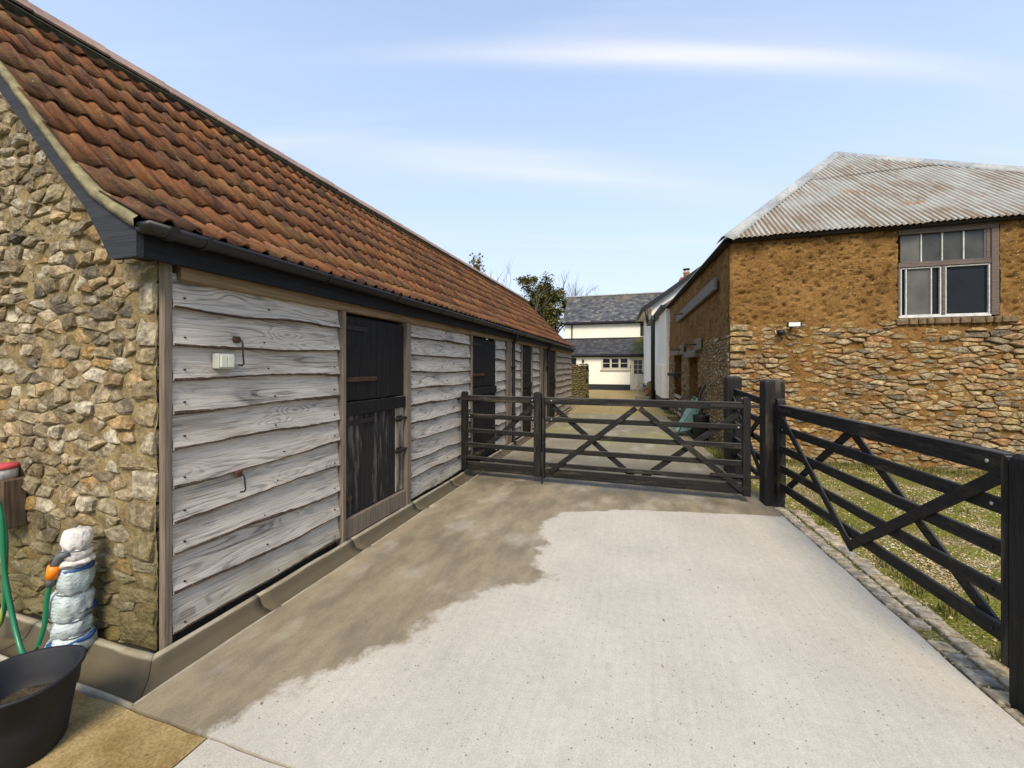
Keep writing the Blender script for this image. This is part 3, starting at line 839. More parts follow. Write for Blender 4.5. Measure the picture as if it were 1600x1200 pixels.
# drainage channel: cross-section as distance from wall, swept along the gable and the long wall
CH = thing('drainage_channel', 'rounded concrete kerb and drain channel at the foot of the stable', 'kerb', (-2.35, 1.4, 0), kind='structure')
PROF = [(0.0, -0.09, 1), (0.0, 0.0, 1), (0.04, 0.004, 1), (0.05, 0.024, .3), (0.065, 0.034, 0), (0.085, 0.033, 0), (0.10, 0.020, .6), (0.115, -0.014, 1.1), (0.135, -0.036, 1.2), (0.20, -0.044, 1.2), (0.25, -0.036, 1.1), (0.268, -0.010, .6), (0.278, 0.003, 0), (0.290, 0.004, 0), (0.291, -0.09, 0)]
def channel(name, a, b, side, mitre=False):
    n = max(2, int(abs(b - a) / 0.08))
    vs = []; fs = []; tr = []
    for i in range(n + 1):
        for d, z, q in PROF:
            if side == 'long':
                a2 = 1.562 - d if mitre else a
                p = Vector((-2.505 + d, a2 + (b - a2) * i / n, z))
            else:
                b2 = -2.507 + d if mitre else b
                p = Vector((a + (b2 - a) * i / n, 1.56 - d, z))
            p.z += 0.006 * noise.noise(Vector((p.x * 4, p.y * 4, d * 9)))
            vs.append(p); tr.append(q)
    m = len(PROF)
    for i in range(n):
        for k in range(m - 1):
            fs.append((i * m + k, i * m + k + 1, (i + 1) * m + k + 1, (i + 1) * m + k))
    fs.append(tuple(range(m))); fs.append(tuple(reversed(range(n * m, n * m + m))))
    o = mk(name, vs, fs, 'channel_concrete', CH, True, attrs={'trough': tr}); flipfix(o)
    o.data.polygons.foreach_set('use_smooth', [len(p.vertices) == 4 for p in o.data.polygons])
b0 = 1.20
for b1 in (2.09, 3.02, 4.05, 5.0, 6.0, 7.0, 8.0, 9.0, 10.0, 11.0, 12.0, 13.0, 14.0, 15.2):
    channel('channel_section', b0 + 0.004, b1 - 0.004, 'long', b1 == 2.09); b0 = b1
for a, b in ((-5.4, -4.4), (-4.4, -3.42), (-3.42, -2.23)):
    channel('channel_section', a + 0.004, b - 0.004, 'gable', b > -3)

# sett edging
SE = mk('sett_edging', [(edge_x(y) + dx, y, -0.035) for y in [0.3 + i * 0.25 for i in range(21)] for dx in (0.0, 0.34)],
        [(2 * i, 2 * i + 1, 2 * i + 3, 2 * i + 2) for i in range(20)], 'mossy_gravel')
tag(SE, 'double row of grey stone setts edging the driveway beside the black gate', 'edging', kind='structure')
for row in range(2):
    y = 0.35
    while y < 5.12:
        L = random.uniform(0.085, 0.125) if row == 0 else random.uniform(0.10, 0.20)
        wd = random.uniform(0.098, 0.118) if row == 0 else random.uniform(0.10, 0.155)
        x0 = edge_x(y) + (0.008 if row == 0 else 0.135) + random.uniform(0, .008)
        if random.random() < 0.96:
            c = Vector((x0 + wd / 2, y + L / 2, -0.035 + random.uniform(-.003, .004)))
            an = random.uniform(-.03, .03) + 0.06
            ax = Vector((math.cos(an), math.sin(an), random.uniform(-.015, .015))) * (wd / 2 - .004)
            ay = Vector((-math.sin(an), math.cos(an), random.uniform(-.015, .015))) * (L / 2 - .005)
            vs, fs = chamf(c, ax, ay, Vector((0, 0, 0.035)), 0.006)
            vs = [v + Vector(noise.noise_vector(v * 17)) * 0.003 for v in vs]
            mk('sett', vs, fs, 'sett_stone', SE, attrs={'rnd': [random.random()] * len(vs)})
        y += L + random.uniform(.004, .014)

# ================================================================== STABLE BLOCK
WX = -2.5                  # plane of the boarded wall
Y0, Y1 = 1.56, 15.55       # gable plane, far end
ST = thing('stable_block', 'long stable with red clay tile roof, grey waney boards and rubble gable', 'stable', (-3.5, 8.5, 0))
# roof profile: eave -> ridge as (x, z)
RP = [(-2.375, 2.288), (-2.55, 2.385), (-2.72, 2.490), (-2.90, 2.655), (-4.41, 4.20)]
cum = [0]
for a, b in zip(RP, RP[1:]):
    cum.append(cum[-1] + math.hypot(b[0] - a[0], b[1] - a[1]))
def roofp(s):
    if s <= 0:
        i = 0
    else:
        i = min(len(RP) - 2, max(k for k in range(len(cum)) if cum[k] <= s)) if s < cum[-1] else len(RP) - 2
    k = (s - cum[i]) / (cum[i + 1] - cum[i])
    return Vector((RP[i][0] + (RP[i + 1][0] - RP[i][0]) * k, 0, RP[i][1] + (RP[i + 1][1] - RP[i][1]) * k))
def rz(x):                   # roof height over x (front slope), mirrored behind the ridge
    if x < -4.41: x = -8.82 - x
    for a, b in zip(RP, RP[1:]):
        if x >= b[0]: return a[1] + (b[1] - a[1]) * (x - a[0]) / (b[0] - a[0])
    return RP[-1][1]
# gable wall: mortar core + stones
def gmap(u, v, d): return Vector((u, Y0 - d, v))
gw_v = []; gw_f = []
xsn = [-2.515 - i * 0.03 for i in range(126)]
zn = 110
for x in xsn:
    top = rz(x) - 0.10
    for j in range(zn + 1):
        z = -0.09 + (top + 0.09) * j / zn
        d = 0.012 * noise.noise(Vector((x * 9, z * 9, 1.0))) + 0.006 * noise.noise(Vector((x * 31, z * 31, 4.0)))
        gw_v.append((x, Y0 - 0.005 - d, z))
for i in range(len(xsn) - 1):
    for j in range(zn):
        a = i * (zn + 1) + j
        gw_f.append((a, a + 1, a + zn + 2, a + zn + 1))
GW = mk('gable_wall', gw_v, gw_f, 'gable_mortar', ST, True)
# quoins at the corner
quo = []
z = 0.0; k = 0
while z < 2.12:
    hh = random.uniform(0.07, 0.18)
    if z + hh > 2.16: hh = 2.16 - z
    wq = random.uniform(.12, .30)
    quo.append((-2.512 - wq, -2.512, z, z + hh)); z += hh; k += 1
def in_quoin(u, v):
    return any(a - 0.012 < u and c <= v < d for a, b, c, d in quo)
for a, b, c, d in quo:
    P = [(a, c), (b, c), (b, d), (a, d)]
    n = 3
    P2 = []
    for i in range(4):
        A, B = P[i], P[(i + 1) % 4]
        for q in range(n):
            P2.append((A[0] + (B[0] - A[0]) * q / n, A[1] + (B[1] - A[1]) * q / n))
    vs, fs = stone_geo(P2, gmap, 0.004, 0.022)
    mk('quoin', vs, fixn(fs, False), 'quoin_stone', GW, attrs={'rnd': [random.random()] * len(vs)})
def in_gable(u, v):
    return v > -0.02 and v < rz(u) - 0.20 and not in_quoin(u, v) and u < -2.53
polys = voronoi(-6.28, -2.52, 0.0, 4.1, 0.165, 0.080, in_gable, 0.48)
near = sorted(polys, key=lambda P: -(area(P) if max(p[0] for p in P) > -3.85 else 0))
shown = [P for P in near if min(p[0] for p in P) > -4.0][:282]
sid = set(id(P) for P in shown)
rest = MB()
for P in polys:
    big = random.random() < 0.12
    vs, fs = stone_geo(P, gmap, random.choice((0.0, 0.002, 0.004, 0.009)), random.choice((0.010, 0.018, 0.028)) if not big else 0.034)
    if id(P) in sid:
        mk('stone', vs, fs, 'flint_stone', GW, attrs={'rnd': [random.random()] * len(vs)})
    else:
        rest.add(vs, fs)
rest.build('rubble', 'flint_stone', GW, kind='stuff')
# plain back, far end and rear slope
vs, fs = prism([(-6.3, -0.09), (-6.3, 2.1), (-4.41, 4.05), (-2.52, 2.1), (-2.52, -0.09)], Y1 - 0.3, Y1, 'y')
mk('far_gable', vs, fs, 'gable_mortar', ST)
box('rear_wall', (-6.32, Y0 + 0.02, -0.09), (-6.0, Y1 - 0.31, 2.3), 'gable_mortar', ST)
# corner post, head beam, dark void behind boards
box('corner_post', (-2.505, Y0 - 0.004, -0.01), (-2.466, Y0 + 0.044, 2.13), 'post_timber', ST, 0.006)
box('head_beam', (-2.56, Y0 + 0.08, 2.035), (-2.452, Y1 - 0.02, 2.125), 'beam_timber', ST, 0.006)
box('sole_plate', (-2.60, Y0 + 0.08, -0.06), (-2.505, Y1 - 0.02, 0.05), 'rot_dark', ST, 0.006)
box('wall_lining', (-2.62, Y0 + 0.08, 0.05), (-2.555, Y1 - 0.02, 2.03), 'rot_dark', ST, 0.004)
# boards
def board(y0, y1, zt, zb, zbn, seed, mat='silver_board', amp=0.018):
    """board from top zt down to wavy lower edge around zb"""
    n = max(6, int((y1 - y0) / 0.035))
    vs = []; fs = []; mi = []; w = []
    f1, f2 = random.uniform(.5, 1.0), random.uniform(1.6, 3.0)
    for i in range(n + 1):
        y = y0 + (y1 - y0) * i / n
        k = i / n
        e = zb + (zbn - zb) * k + amp * noise.noise(Vector((y * f1 * 2.0, seed, 0))) * 1.35 + 0.006 * noise.noise(Vector((y * f2 * 2, seed, 5))) + 0.004 * noise.noise(Vector((y * 22, seed, 9)))
        lip = 0.009 + 0.020 * max(0, noise.noise(Vector((y * 1.6, seed, 3))) + 0.15) + 0.004 * noise.noise(Vector((y * 30, seed, 8)))
        bow = 0.004 * noise.noise(Vector((y * 1.1, seed, 2)))
        out = 0.036 + bow + 0.005 * noise.noise(Vector((y * 5, seed, 6)))
        vs += [(WX - 0.020, y, zt + 0.035), (WX + 0.004, y, zt + 0.03), (WX + 0.018 + bow, y, (zt + e) / 2), (WX + out, y, e + lip + 0.003), (WX + out + 0.004, y, e + lip * 0.45), (WX + out - 0.010, y, e), (WX + 0.006, y, e + 0.004)]
    for i in range(n):
        for q in range(6):
            a = i * 7 + q
            fs.append((a, a + 1, a + 8, a + 7)); mi.append(1 if q in (3, 4, 5) else 0)
    fs.append(tuple(range(7))); mi.append(0)
    fs.append(tuple(reversed(range(n * 7, n * 7 + 7)))); mi.append(0)
    o = mk('weatherboard', vs, fs, None, ST, False, [mat, 'bark'], mi, {'rnd': [random.random()] * len(vs)})
    flipfix(o)
    return o
ZL = [1.876, 1.664, 1.475, 1.278, 1.085, 0.867, 0.673, 0.491, 0.262, 0.044]
ZR = [1.87, 1.67, 1.473, 1.29, 1.09, 0.90, 0.69, 0.463, 0.265, 0.05]
nails = MB()
def bay(y0, y1, ZA, ZB, mat='silver_board', amp=0.018):
    za = zb = 2.045
    pa = 2.045
    for i, (a, b) in enumerate(zip(ZA, ZB)):
        board(y0, y1, max(pa, 0) if i == 0 else min(pa, 2.0), a, b, random.uniform(0, 99), mat, amp)
        for yy in ([y0 + .06, (y0 + y1) / 2 + random.uniform(-.1, .1), y1 - .06] if y1 - y0 > 1 else [y0 + .05, y1 - .05]):
            zz0 = a + (b - a) * (yy - y0) / (y1 - y0) + random.uniform(.045, .075)
            vs, fs = lathe([(0.0055, 0.026), (0.0055, 0.036), (0.002, 0.037)], (WX, yy, zz0), 6, axis='x')
            nails.add(vs, fs)
        pa = (a + b) / 2
def wob(Z, s=0.015): return [z + random.uniform(-s, s) for z in Z[:-1]] + [Z[-1]]
bay(1.607, 2.925, ZL, ZR)
bay(4.035, 5.77, wob(ZR), wob(ZR))
bay(6.96, 7.50, wob(ZR), wob(ZR), amp=0.012)
bay(7.90, 8.54, wob(ZR), wob(ZR), amp=0.012)
bay(9.50, 10.28, wob(ZR), wob(ZR), amp=0.012)
bay(12.36, 15.5, wob(ZR), wob(ZR), 'tan_board')
nails.build('nail_heads', 'iron_dark', ST, kind='stuff')
# door posts
for ya, yb in ((2.928, 2.975), (3.945, 4.03), (5.775, 5.83), (7.52, 7.66), (7.68, 7.80), (8.545, 8.59), (9.44, 9.495), (10.30, 10.44), (10.46, 10.62), (11.17, 11.22), (12.30, 12.355)):
    box('door_post', (-2.56, ya, 0.0), (-2.449 + random.uniform(0, .012), yb, 2.032), 'post_timber', ST, 0.006)
# stable doors
def sub(name, parent, loc):
    """an Empty that is a part of parent"""
    o = bpy.data.objects.new(name, None)
    COL.objects.link(o)
    o.parent = parent
    o.location = Vector(loc) - worg(parent)
    ORG[o.name] = Vector(loc)
    return o
def stable_door(y0, y1, zb, zt, split, worn=False, n=6):
    sd = sub('stable_door', ST, (-2.47, (y0 + y1) / 2, zb))
    w = (y1 - y0) / n
    for (a, b) in ((zb, split - 0.004), (split + 0.004, zt)):
        low = a == zb
        for i in range(n):
            m = 'door_black'
            if worn and low: m = 'door_bare' if i == n - 1 else 'door_worn'
            xx = -2.478 + random.uniform(-.003, .003)
            box('plank', (xx - 0.022, y0 + i * w + 0.0015, a + random.uniform(0, .006)), (xx, y0 + (i + 1) * w - 0.0015, b), m, sd, 0.004)
    box('ledge', (-2.477, y0 + 0.004, split - 0.125), (-2.450, y1 - 0.004, split - 0.006), 'door_black', sd, 0.005)
    for z, m, l in ((zt - 0.10, 'iron_dark', .33), (split + 0.20, 'iron_rust', .48), (split - 0.19, 'iron_dark', .42), (zb + 0.16, 'iron_rust', .10)):
        h = box('strap_hinge', (-2.4735, y0 - 0.005, z - 0.022), (-2.462, y0 + (y1 - y0) * l, z + 0.022), m, sd, 0.003)
        vs, fs = lathe([(0.016, -0.05), (0.017, 0.0), (0.016, 0.05)], (-2.455, y0 - 0.012, z), 8)
        mk('hinge_pin', vs, fs, 'iron_rust', h, True)
    for z in (split - 0.24, zb + 0.44):
        bt = box('bolt', (-2.474, y1 - 0.20, z - 0.012), (-2.440, y1 + 0.02, z + 0.012), 'iron_dark', sd, 0.004)
        box('bolt_plate', (-2.474, y1 - 0.15, z - 0.032), (-2.462, y1 - 0.05, z + 0.032), 'iron_dark', bt, 0.003)
    return sd
stable_door(2.98, 3.94, 0.215, 2.0, 1.235, True)
box('door_sill', (-2.57, 2.978, 0.03), (-2.452, 3.942, 0.205), 'post_timber', ST, 0.008)
stable_door(5.835, 6.93, 0.06, 2.0, 1.22)
stable_door(8.60, 9.43, 0.06, 2.0, 1.20, n=5)
stable_door(11.23, 12.29, 0.06, 2.0, 1.20, n=5)
# fascia, gutter, downpipes
box('fascia', (-2.437, 1.415, 2.105), (-2.405, Y1 + 0.05, 2.265), 'fascia_black', ST, 0.004)
box('soffit', (-2.60, 1.415, 2.128), (-2.438, Y1 + 0.05, 2.150), 'fascia_black', ST, 0.003)
gv = []; gf = []
GR, GX, GZ = 0.056, -2.345, 2.268
ys = [1.385 + (Y1 + 0.10 - 1.385) * i / 40 for i in range(41)]
for y in ys:
    zz0 = GZ - 0.0028 * (y - 1.4) + 0.004 * noise.noise(Vector((y * .7, 2, 0)))
    for k in range(11):
        q = math.pi + math.pi * k / 10
        gv.append((GX + GR * math.cos(q), y, zz0 + GR * math.sin(q)))
    for k in range(11):
        q = 2 * math.pi - math.pi * k / 10
        gv.append((GX + (GR - .004) * math.cos(q), y, zz0 + (GR - .004) * math.sin(q)))
for i in range(40):
    for k in range(22):
        gf.append((i * 22 + k, i * 22 + (k + 1) % 22, (i + 1) * 22 + (k + 1) % 22, (i + 1) * 22 + k))
gf.append(tuple(range(11))); gf.append(tuple(range(40 * 22, 40 * 22 + 11)))
GU = mk('gutter', gv, gf, 'gutter_black', ST, True); flipfix(GU)
for y in [1.50] + [1.68 + 0.95 * i for i in range(15)]:
    pts = [(GX + (GR + .004) * math.cos(math.pi + math.pi * k / 8), y, GZ - 0.0028 * (y - 1.4) + (GR + .004) * math.sin(math.pi + math.pi * k / 8)) for k in range(9)]
    m = MB()
    for p, q in zip(pts, pts[1:]):
        vs, fs = barm(p, q, 0.045 if y < 1.6 else 0.022, 0.006, (0, 0, 1) if abs(q[2] - p[2]) < abs(q[0] - p[0]) else (1, 0, 0), 0.001)
        m.add(vs, fs)
    m.build('gutter_bracket', 'gutter_black', GU)
for y in (7.84, 11.12):
    dp = tubeo('downpipe', [(GX, y, 2.23), (GX, y, 2.13), (-2.415, y, 2.02), (-2.415, y, 1.9), (-2.415, y, 0.07), (-2.37, y, 0.03)], 0.034, 'gutter_black', ST, 12)
    for z in (1.55, 0.6):
        box('pipe_clip', (-2.475, y - 0.06, z - 0.014), (-2.374, y + 0.06, z + 0.014), 'gutter_black', dp, 0.004)
# bargeboard on the near gable, with verge mortar on top
def barge(side):
    tp = []
    bt = []
    for x in (-4.41, -3.8, -3.3, -2.90, -2.72, -2.55, -2.40):
        tp.append((x, rz(x) - 0.055))
    bt = [(-2.40, 2.103), (-2.60, 2.103), (-2.66, 2.20), (-2.80, 2.395), (-3.0, 2.585), (-3.3, 2.885), (-3.8, 3.39), (-4.41, 4.01)]
    return tp + bt
vs, fs = prism(barge(1), 1.392, 1.425, 'y')
o = mk('bargeboard', vs, fs, 'barge_black', ST); flipfix(o)
vs = []; fs = []
for i in range(60):
    x = -2.385 - (4.41 - 2.385) * i / 59
    z = rz(x)
    j1 = 0.008 * noise.noise(Vector((x * 12, 0, 3))); j2 = 0.008 * noise.noise(Vector((x * 12, 5, 3)))
    vs += [(x, 1.372 + j1, z - 0.055 + j2), (x, 1.366 + j2, z - 0.012), (x, 1.395, z + 0.012 + j1), (x, 1.50, z - 0.01), (x, 1.50, z - 0.05)]
for i in range(59):
    for k in range(5):
        fs.append((i * 5 + k, i * 5 + (k + 1) % 5, (i + 1) * 5 + (k + 1) % 5, (i + 1) * 5 + k))
o = mk('verge_mortar', vs, fs, 'verge_mortar', ST, True); flipfix(o)
# roof deck + tiles
vs = []; fs = []
for y in (1.42, Y1 + 0.08):
    for x, z in RP:
        vs.append((x, y, z - 0.05))
n = len(RP)
for i in range(n - 1):
    fs.append((i, i + 1, n + i + 1, n + i))
vs += [(-6.45, 1.42, 2.25), (-6.45, Y1 + 0.08, 2.25)]
fs.append((n - 1, 2 * n, 2 * n + 1, 2 * n - 1))
ROOF = mk('roof', vs, fs, 'dark_moss', ST); flipfix(ROOF)
TW, EXPO, TL = 0.290, cum[-1] / 9.0, cum[-1] / 9.0 + 0.065
def tile_mesh(seed):
    rnd = random.Random(seed)
    xs_ = [(0.0, 0.0), (0.092, 0.0)]
    for k in range(1, 5): xs_.append((0.094 + 0.0115 * k, (0.019, 0.026, 0.026, 0.017)[k - 1]))
    xs_ += [(0.152, 0.0), (0.236, 0.0)]
    for k in range(1, 5): xs_.append((0.238 + 0.0115 * k, (0.019, 0.026, 0.026, 0.017)[k - 1]))
    xs_ += [(0.297, 0.002)]
    xs_ = [(a_, h_ + rnd.uniform(-.0015, .0015)) for a_, h_ in xs_]
    NX = len(xs_)
    vs = []; fs = []
    for k, lift in ((0.0, 0.020), (1.0, 0.0)):
        for x, hh in xs_:
            vs.append((x, k * TL, hh + lift))
    for x, hh in xs_:
        vs.append((x, 0.003, hh + 0.020 - 0.012))
    for i in range(NX - 1):
        fs.append((i, i + 1, i + NX + 1, i + NX))
    for i in range(NX - 1):
        fs.append((2 * NX + i, 2 * NX + i + 1, i + 1, i))
    return vs, fs
TM = []
for s in range(6):
    vs, fs = tile_mesh(s)
    me = bpy.data.meshes.new('roof_tile')
    me.from_pydata(vs, [], fs)
    me.materials.append(MT['pantile_clay'])
    me.polygons.foreach_set('use_smooth', [True] * len(me.polygons))
    a = me.attributes.new('sharp_face', 'BOOLEAN', 'FACE')
    a.data.foreach_set('value', [i >= 12 for i in range(len(me.polygons))])
    TM.append((me, vs, fs))
spots = []
ncol = int((Y1 + 0.10 - 1.375) / TW)
for c in range(9):
    s0 = c * EXPO
    for k in range(ncol):
        y = 1.375 + k * TW + 0.006 * math.sin(c * 2.1) + random.uniform(-.003, .003)
        a = roofp(s0 - (0.03 if c == 0 else 0)); b = roofp(s0 + TL)
        d = (b - a).normalized()
        # tile axes: local x -> +Y world, local y -> up the slope
        ex = Vector((0, 1, 0)); ey = d; ez = ex.cross(ey)
        if ez.z < 0: ez = -ez
        rot = random.gauss(0, 0.008); 
        ex2 = (ex * math.cos(rot) + ey * math.sin(rot)); ey2 = (ey * math.cos(rot) - ex * math.sin(rot))
        sag = 0.012 * noise.noise(Vector((y * 0.5, s0 * 0.8, 0)))
        org = Vector((a.x, y, a.z)) + ez * (0.002 + sag + random.uniform(-.003, .004)) - ey * random.uniform(0, .012)
        M = Matrix(((ex2.x, ey2.x, ez.x, org.x), (ex2.y, ey2.y, ez.y, org.y), (ex2.z, ey2.z, ez.z, org.z), (0, 0, 0, 1)))
        dist = (org - Vector((0, 0, 1.55))).length
        spots.append((dist, M))
spots.sort(key=lambda q: q[0])
far = MB()
TO = Matrix.Translation(-worg(ST))
for i, (d, M) in enumerate(spots):
    me, vs, fs = TM[random.randrange(6)]
    if i < 300:
        o = bpy.data.objects.new('roof_tile', me)
        COL.objects.link(o); o.parent = ROOF
        o.matrix_local = TO @ M
    else:
        far.add([M @ Vector(v) for v in vs], fs)
o = far.build('tile_field', 'pantile_clay', ROOF, True, kind='stuff')
a = o.data.attributes.new('sharp_face', 'BOOLEAN', 'FACE')
a.data.foreach_set('value', [(i % 24) >= 12 for i in range(len(o.data.polygons))])
# ridge tiles on a dark mortar bed
vs, fs = prism([(-4.60, 4.10), (-4.41, 4.285), (-4.235, 4.11), (-4.27, 4.03), (-4.55, 4.03)], 1.40, Y1 + 0.08, 'y')
RB = mk('ridge_bed', vs, fs, 'dark_moss', ST); flipfix(RB)
y = 1.37
while y < Y1:
    L = 0.455
    vs = []; fs = []
    dz = random.uniform(-.002, .003)
    for j, yy in enumerate((y, y + L - 0.006)):
        for (dx, zz0) in ((-0.165, 4.155), (-0.10, 4.245), (0.0, 4.30), (0.10, 4.245), (0.165, 4.155)):
            vs.append((-4.41 + dx, yy, zz0 + dz + 0.006 * j))
        for (dx, zz0) in ((-0.155, 4.142), (-0.09, 4.228), (0.0, 4.28), (0.09, 4.228), (0.155, 4.142)):
            vs.append((-4.41 + dx, yy, zz0 + dz + 0.006 * j))
    for k in range(4):
        fs.append((k, k + 1, 11 + k, 10 + k)); fs.append((5 + k, 15 + k, 16 + k, 6 + k))
        fs.append((k, 5 + k, 6 + k, k + 1)); fs.append((10 + k, 11 + k, 16 + k, 15 + k))
    fs += [(0, 10, 15, 5), (4, 9, 19, 14)]
    o = mk('ridge_tile', vs, fs, 'ridge_clay', RB, attrs={'rnd': [random.random()] * 20}); flipfix(o)
    y += L

# ================================================================== COB BARN
BN = thing('cob_barn', 'ochre cob barn on rubble stone base with rusty corrugated iron hipped roof', 'barn', (4.5, 11.7, 0))
BA = Vector((1.484, 7.9, 0)); BD = Vector((-0.0592, 0.99825, 0)); BNORM = Vector((-0.99825, -0.0592, 0))
EZ = 3.72
XR = 7.5
WIN = (3.84, 5.05, 2.30, 3.70)
def fmap(u, v, d): return Vector((u, 7.9 - d, v))
def smap(u, v, d): return BA + BD * u + BNORM * d + Vector((0, 0, v))
def cobd(p, side):
    d = 0.030 * noise.noise(p * 1.3) + 0.016 * noise.noise(p * 5.1) + 0.008 * noise.noise(p * 13)
    if p.z > 2.2 + 0.1 * noise.noise(p * 2):
        q = noise.noise(Vector((p.x * 11, p.y * 11, p.z * 19)))
        dens = 0.5 + 0.5 * noise.noise(p * 0.9)
        if q > 0.36 - 0.12 * dens: d -= 0.05 * min(1, (q - 0.26) * 4)
        d += 0.006 * noise.noise(p * 31)
    return d
vs = []; fs = []
us = [1.484 + (5.45 - 1.484) * i / 170 for i in range(171)] + [5.6 + 0.2 * i for i in range(10)] + [XR]
vv = [-0.09 + (EZ + 0.09) * j / 150 for j in range(151)]
for u in us:
    for v in vv:
        p = Vector((u, 0, v))
        dd = cobd(p, 0)
        if abs(u - 1.484) < 0.08: dd = dd * 0.4 - 0.02 * max(0, 1 - (u - 1.484) / .08)
        vs.append(fmap(u, v, dd))
nv = len(vv)
for i in range(len(us) - 1):
    for j in range(nv - 1):
        um, vm = (us[i] + us[i + 1]) / 2, (vv[j] + vv[j + 1]) / 2
        if WIN[0] < um < WIN[1] and vm > WIN[2]: continue
        a = i * nv + j
        fs.append((a, a + nv, a + nv + 1, a + 1))
CW = mk('cob_wall', vs, fs, 'cob', BN, True)
# side wall with the corner crack and two openings
OPEN = [(2.75, 3.92, 0.0, 1.78), (5.20, 6.60, 0.0, 1.90)]
us = [0.0, 0.03, 0.06, 0.08, 0.095, 0.11, 0.125, 0.14, 0.16, 0.19, 0.23] + [0.28 + (7.95 - 0.28) * i / 130 for i in range(131)]
vv = [-0.09 + (EZ + 0.05) * j / 90 for j in range(91)]
vs = []; fs = []
for u in us:
    for v in vv:
        p = smap(u, v, 0)
        dd = cobd(p, 1) * 0.8
        cr_ = 0.11 + 0.030 * noise.noise(Vector((0, 3.1, v * 2.4))) + 0.012 * noise.noise(Vector((0, 8, v * 9)))
        if v > 2.0 and abs(u - cr_) < 0.022: dd -= 0.13
        vs.append(smap(u, v, dd))
nv = len(vv)
for i in range(len(us) - 1):
    for j in range(nv - 1):
        um, vm = (us[i] + us[i + 1]) / 2, (vv[j] + vv[j + 1]) / 2
        if any(a < um < b and c <= vm < d for a, b, c, d in OPEN): continue
        a = i * nv + j
        fs.append((a + nv, a, a + 1, a + nv + 1))
SW = mk('side_wall', vs, fs, 'cob', BN, True); flipfix(SW)
for o in (SW,):
    # outward check: first face normal must face the drive
    if o.data.polygons[100].normal.dot(BNORM) < 0:
        o.data.flip_normals()
# inner faces (dark) so that openings show depth
for a, b, c, d in OPEN:
    p = [smap(a, c - .05, -0.45), smap(b, c - .05, -0.45), smap(b, d, -0.45), smap(a, d, -0.45), smap(a, c - .05, 0), smap(b, c - .05, 0), smap(b, d, 0), smap(a, d, 0)]
    o = mk('door_reveal', p, [(0, 1, 2, 3), (0, 4, 5, 1), (1, 5, 6, 2), (2, 6, 7, 3), (3, 7, 4, 0)], 'cob', BN)
box('back_wall', (1.6, 15.5, -0.05), (XR, 15.7, EZ), 'cob', BN)
box('far_wall', (XR - 0.02, 7.93, -0.05), (XR + 0.2, 15.5, EZ), 'cob', BN)
# front stones
def top_line(u): return 2.27 + 0.07 * noise.noise(Vector((u * 1.7, 0, 0))) - (0.0 if u > 3.5 else 0.02)
def in_front(u, v):
    if v > top_line(u): return False
    if u < 1.50: return False
    if WIN[0] - 0.05 < u < WIN[1] + 0.15 and v > 2.13: return False
    # cob patches spread over the stones on the drive side
    if u < 3.6 and noise.noise(Vector((u * 1.4, v * 2.4, 3.3))) > 0.36: return False
    if random.random() < 0.05: return False
    return True
polys = voronoi(1.49, 7.45, 0.0, 2.45, 0.215, 0.080, in_front, 0.52)
def seen_size(P):
    cx = sum(p[0] for p in P) / len(P)
    return area(P) / (1 if cx < 5.5 else 6)
polys.sort(key=lambda P: -seen_size(P))
rest = MB()
SWL = mk('stone_base', [fmap(1.5, -0.05, -0.06), fmap(XR, -0.05, -0.06), fmap(XR, 2.2, -0.06), fmap(1.5, 2.2, -0.06)], [(0, 1, 2, 3)], 'cob', BN)
for i, P in enumerate(polys):
    cx = sum(p[0] for p in P) / len(P)
    vs, fs = stone_geo(P, fmap, random.choice((0.0, 0.003, 0.006, 0.011)) + (0.005 if cx < 3.2 else 0), random.choice((0.014, 0.024, 0.04)) * (1.0 if cx > 3.2 else .65), 0.19)
    if i < 300:
        mk('stone', vs, fs, 'barn_stone', SWL, attrs={'rnd': [random.random()] * len(vs)})
    else:
        rest.add(vs, fs)
rest.build('rubble', 'barn_stone', SWL, kind='stuff')
# side rubble: too small to pick apart, one mass
def in_side(u, v):
    if any(a - 0.03 < u < b + 0.03 and c - .1 <= v < d + 0.05 for a, b, c, d in OPEN): return False
    return v < 2.16 - 0.045 * u + 0.12 * noise.noise(Vector((u * 1.3, 9, 0))) and random.random() < 0.86
polys = voronoi(0.05, 7.9, 0.0, 2.4, 0.092, 0.064, in_side, 0.5)
rest = MB()
for P in polys:
    vs, fs = stone_geo(P, smap, random.choice((0.004, 0.008, 0.012)), 0.016, 0.18)
    rest.add(vs, [tuple(reversed(f)) for f in fs])
rest.build('side_rubble', 'side_stone', BN, kind='stuff')
# larger corner stones
z = 0.0
while z < 2.25:
    hh = random.uniform(.09, .15)
    wq = random.uniform(.22, .34)
    vs, fs = stone_geo([(1.47, z), (1.47 + wq / 2, z), (1.47 + wq, z), (1.47 + wq, z + hh / 2), (1.47 + wq, z + hh), (1.47 + wq / 2, z + hh), (1.47, z + hh), (1.47, z + hh / 2)], fmap, 0.008, 0.05)
    mk('quoin', vs, fs, 'barn_stone', SWL, attrs={'rnd': [random.choice((0.0, .4, .7, .75))] * len(vs)})
    z += hh
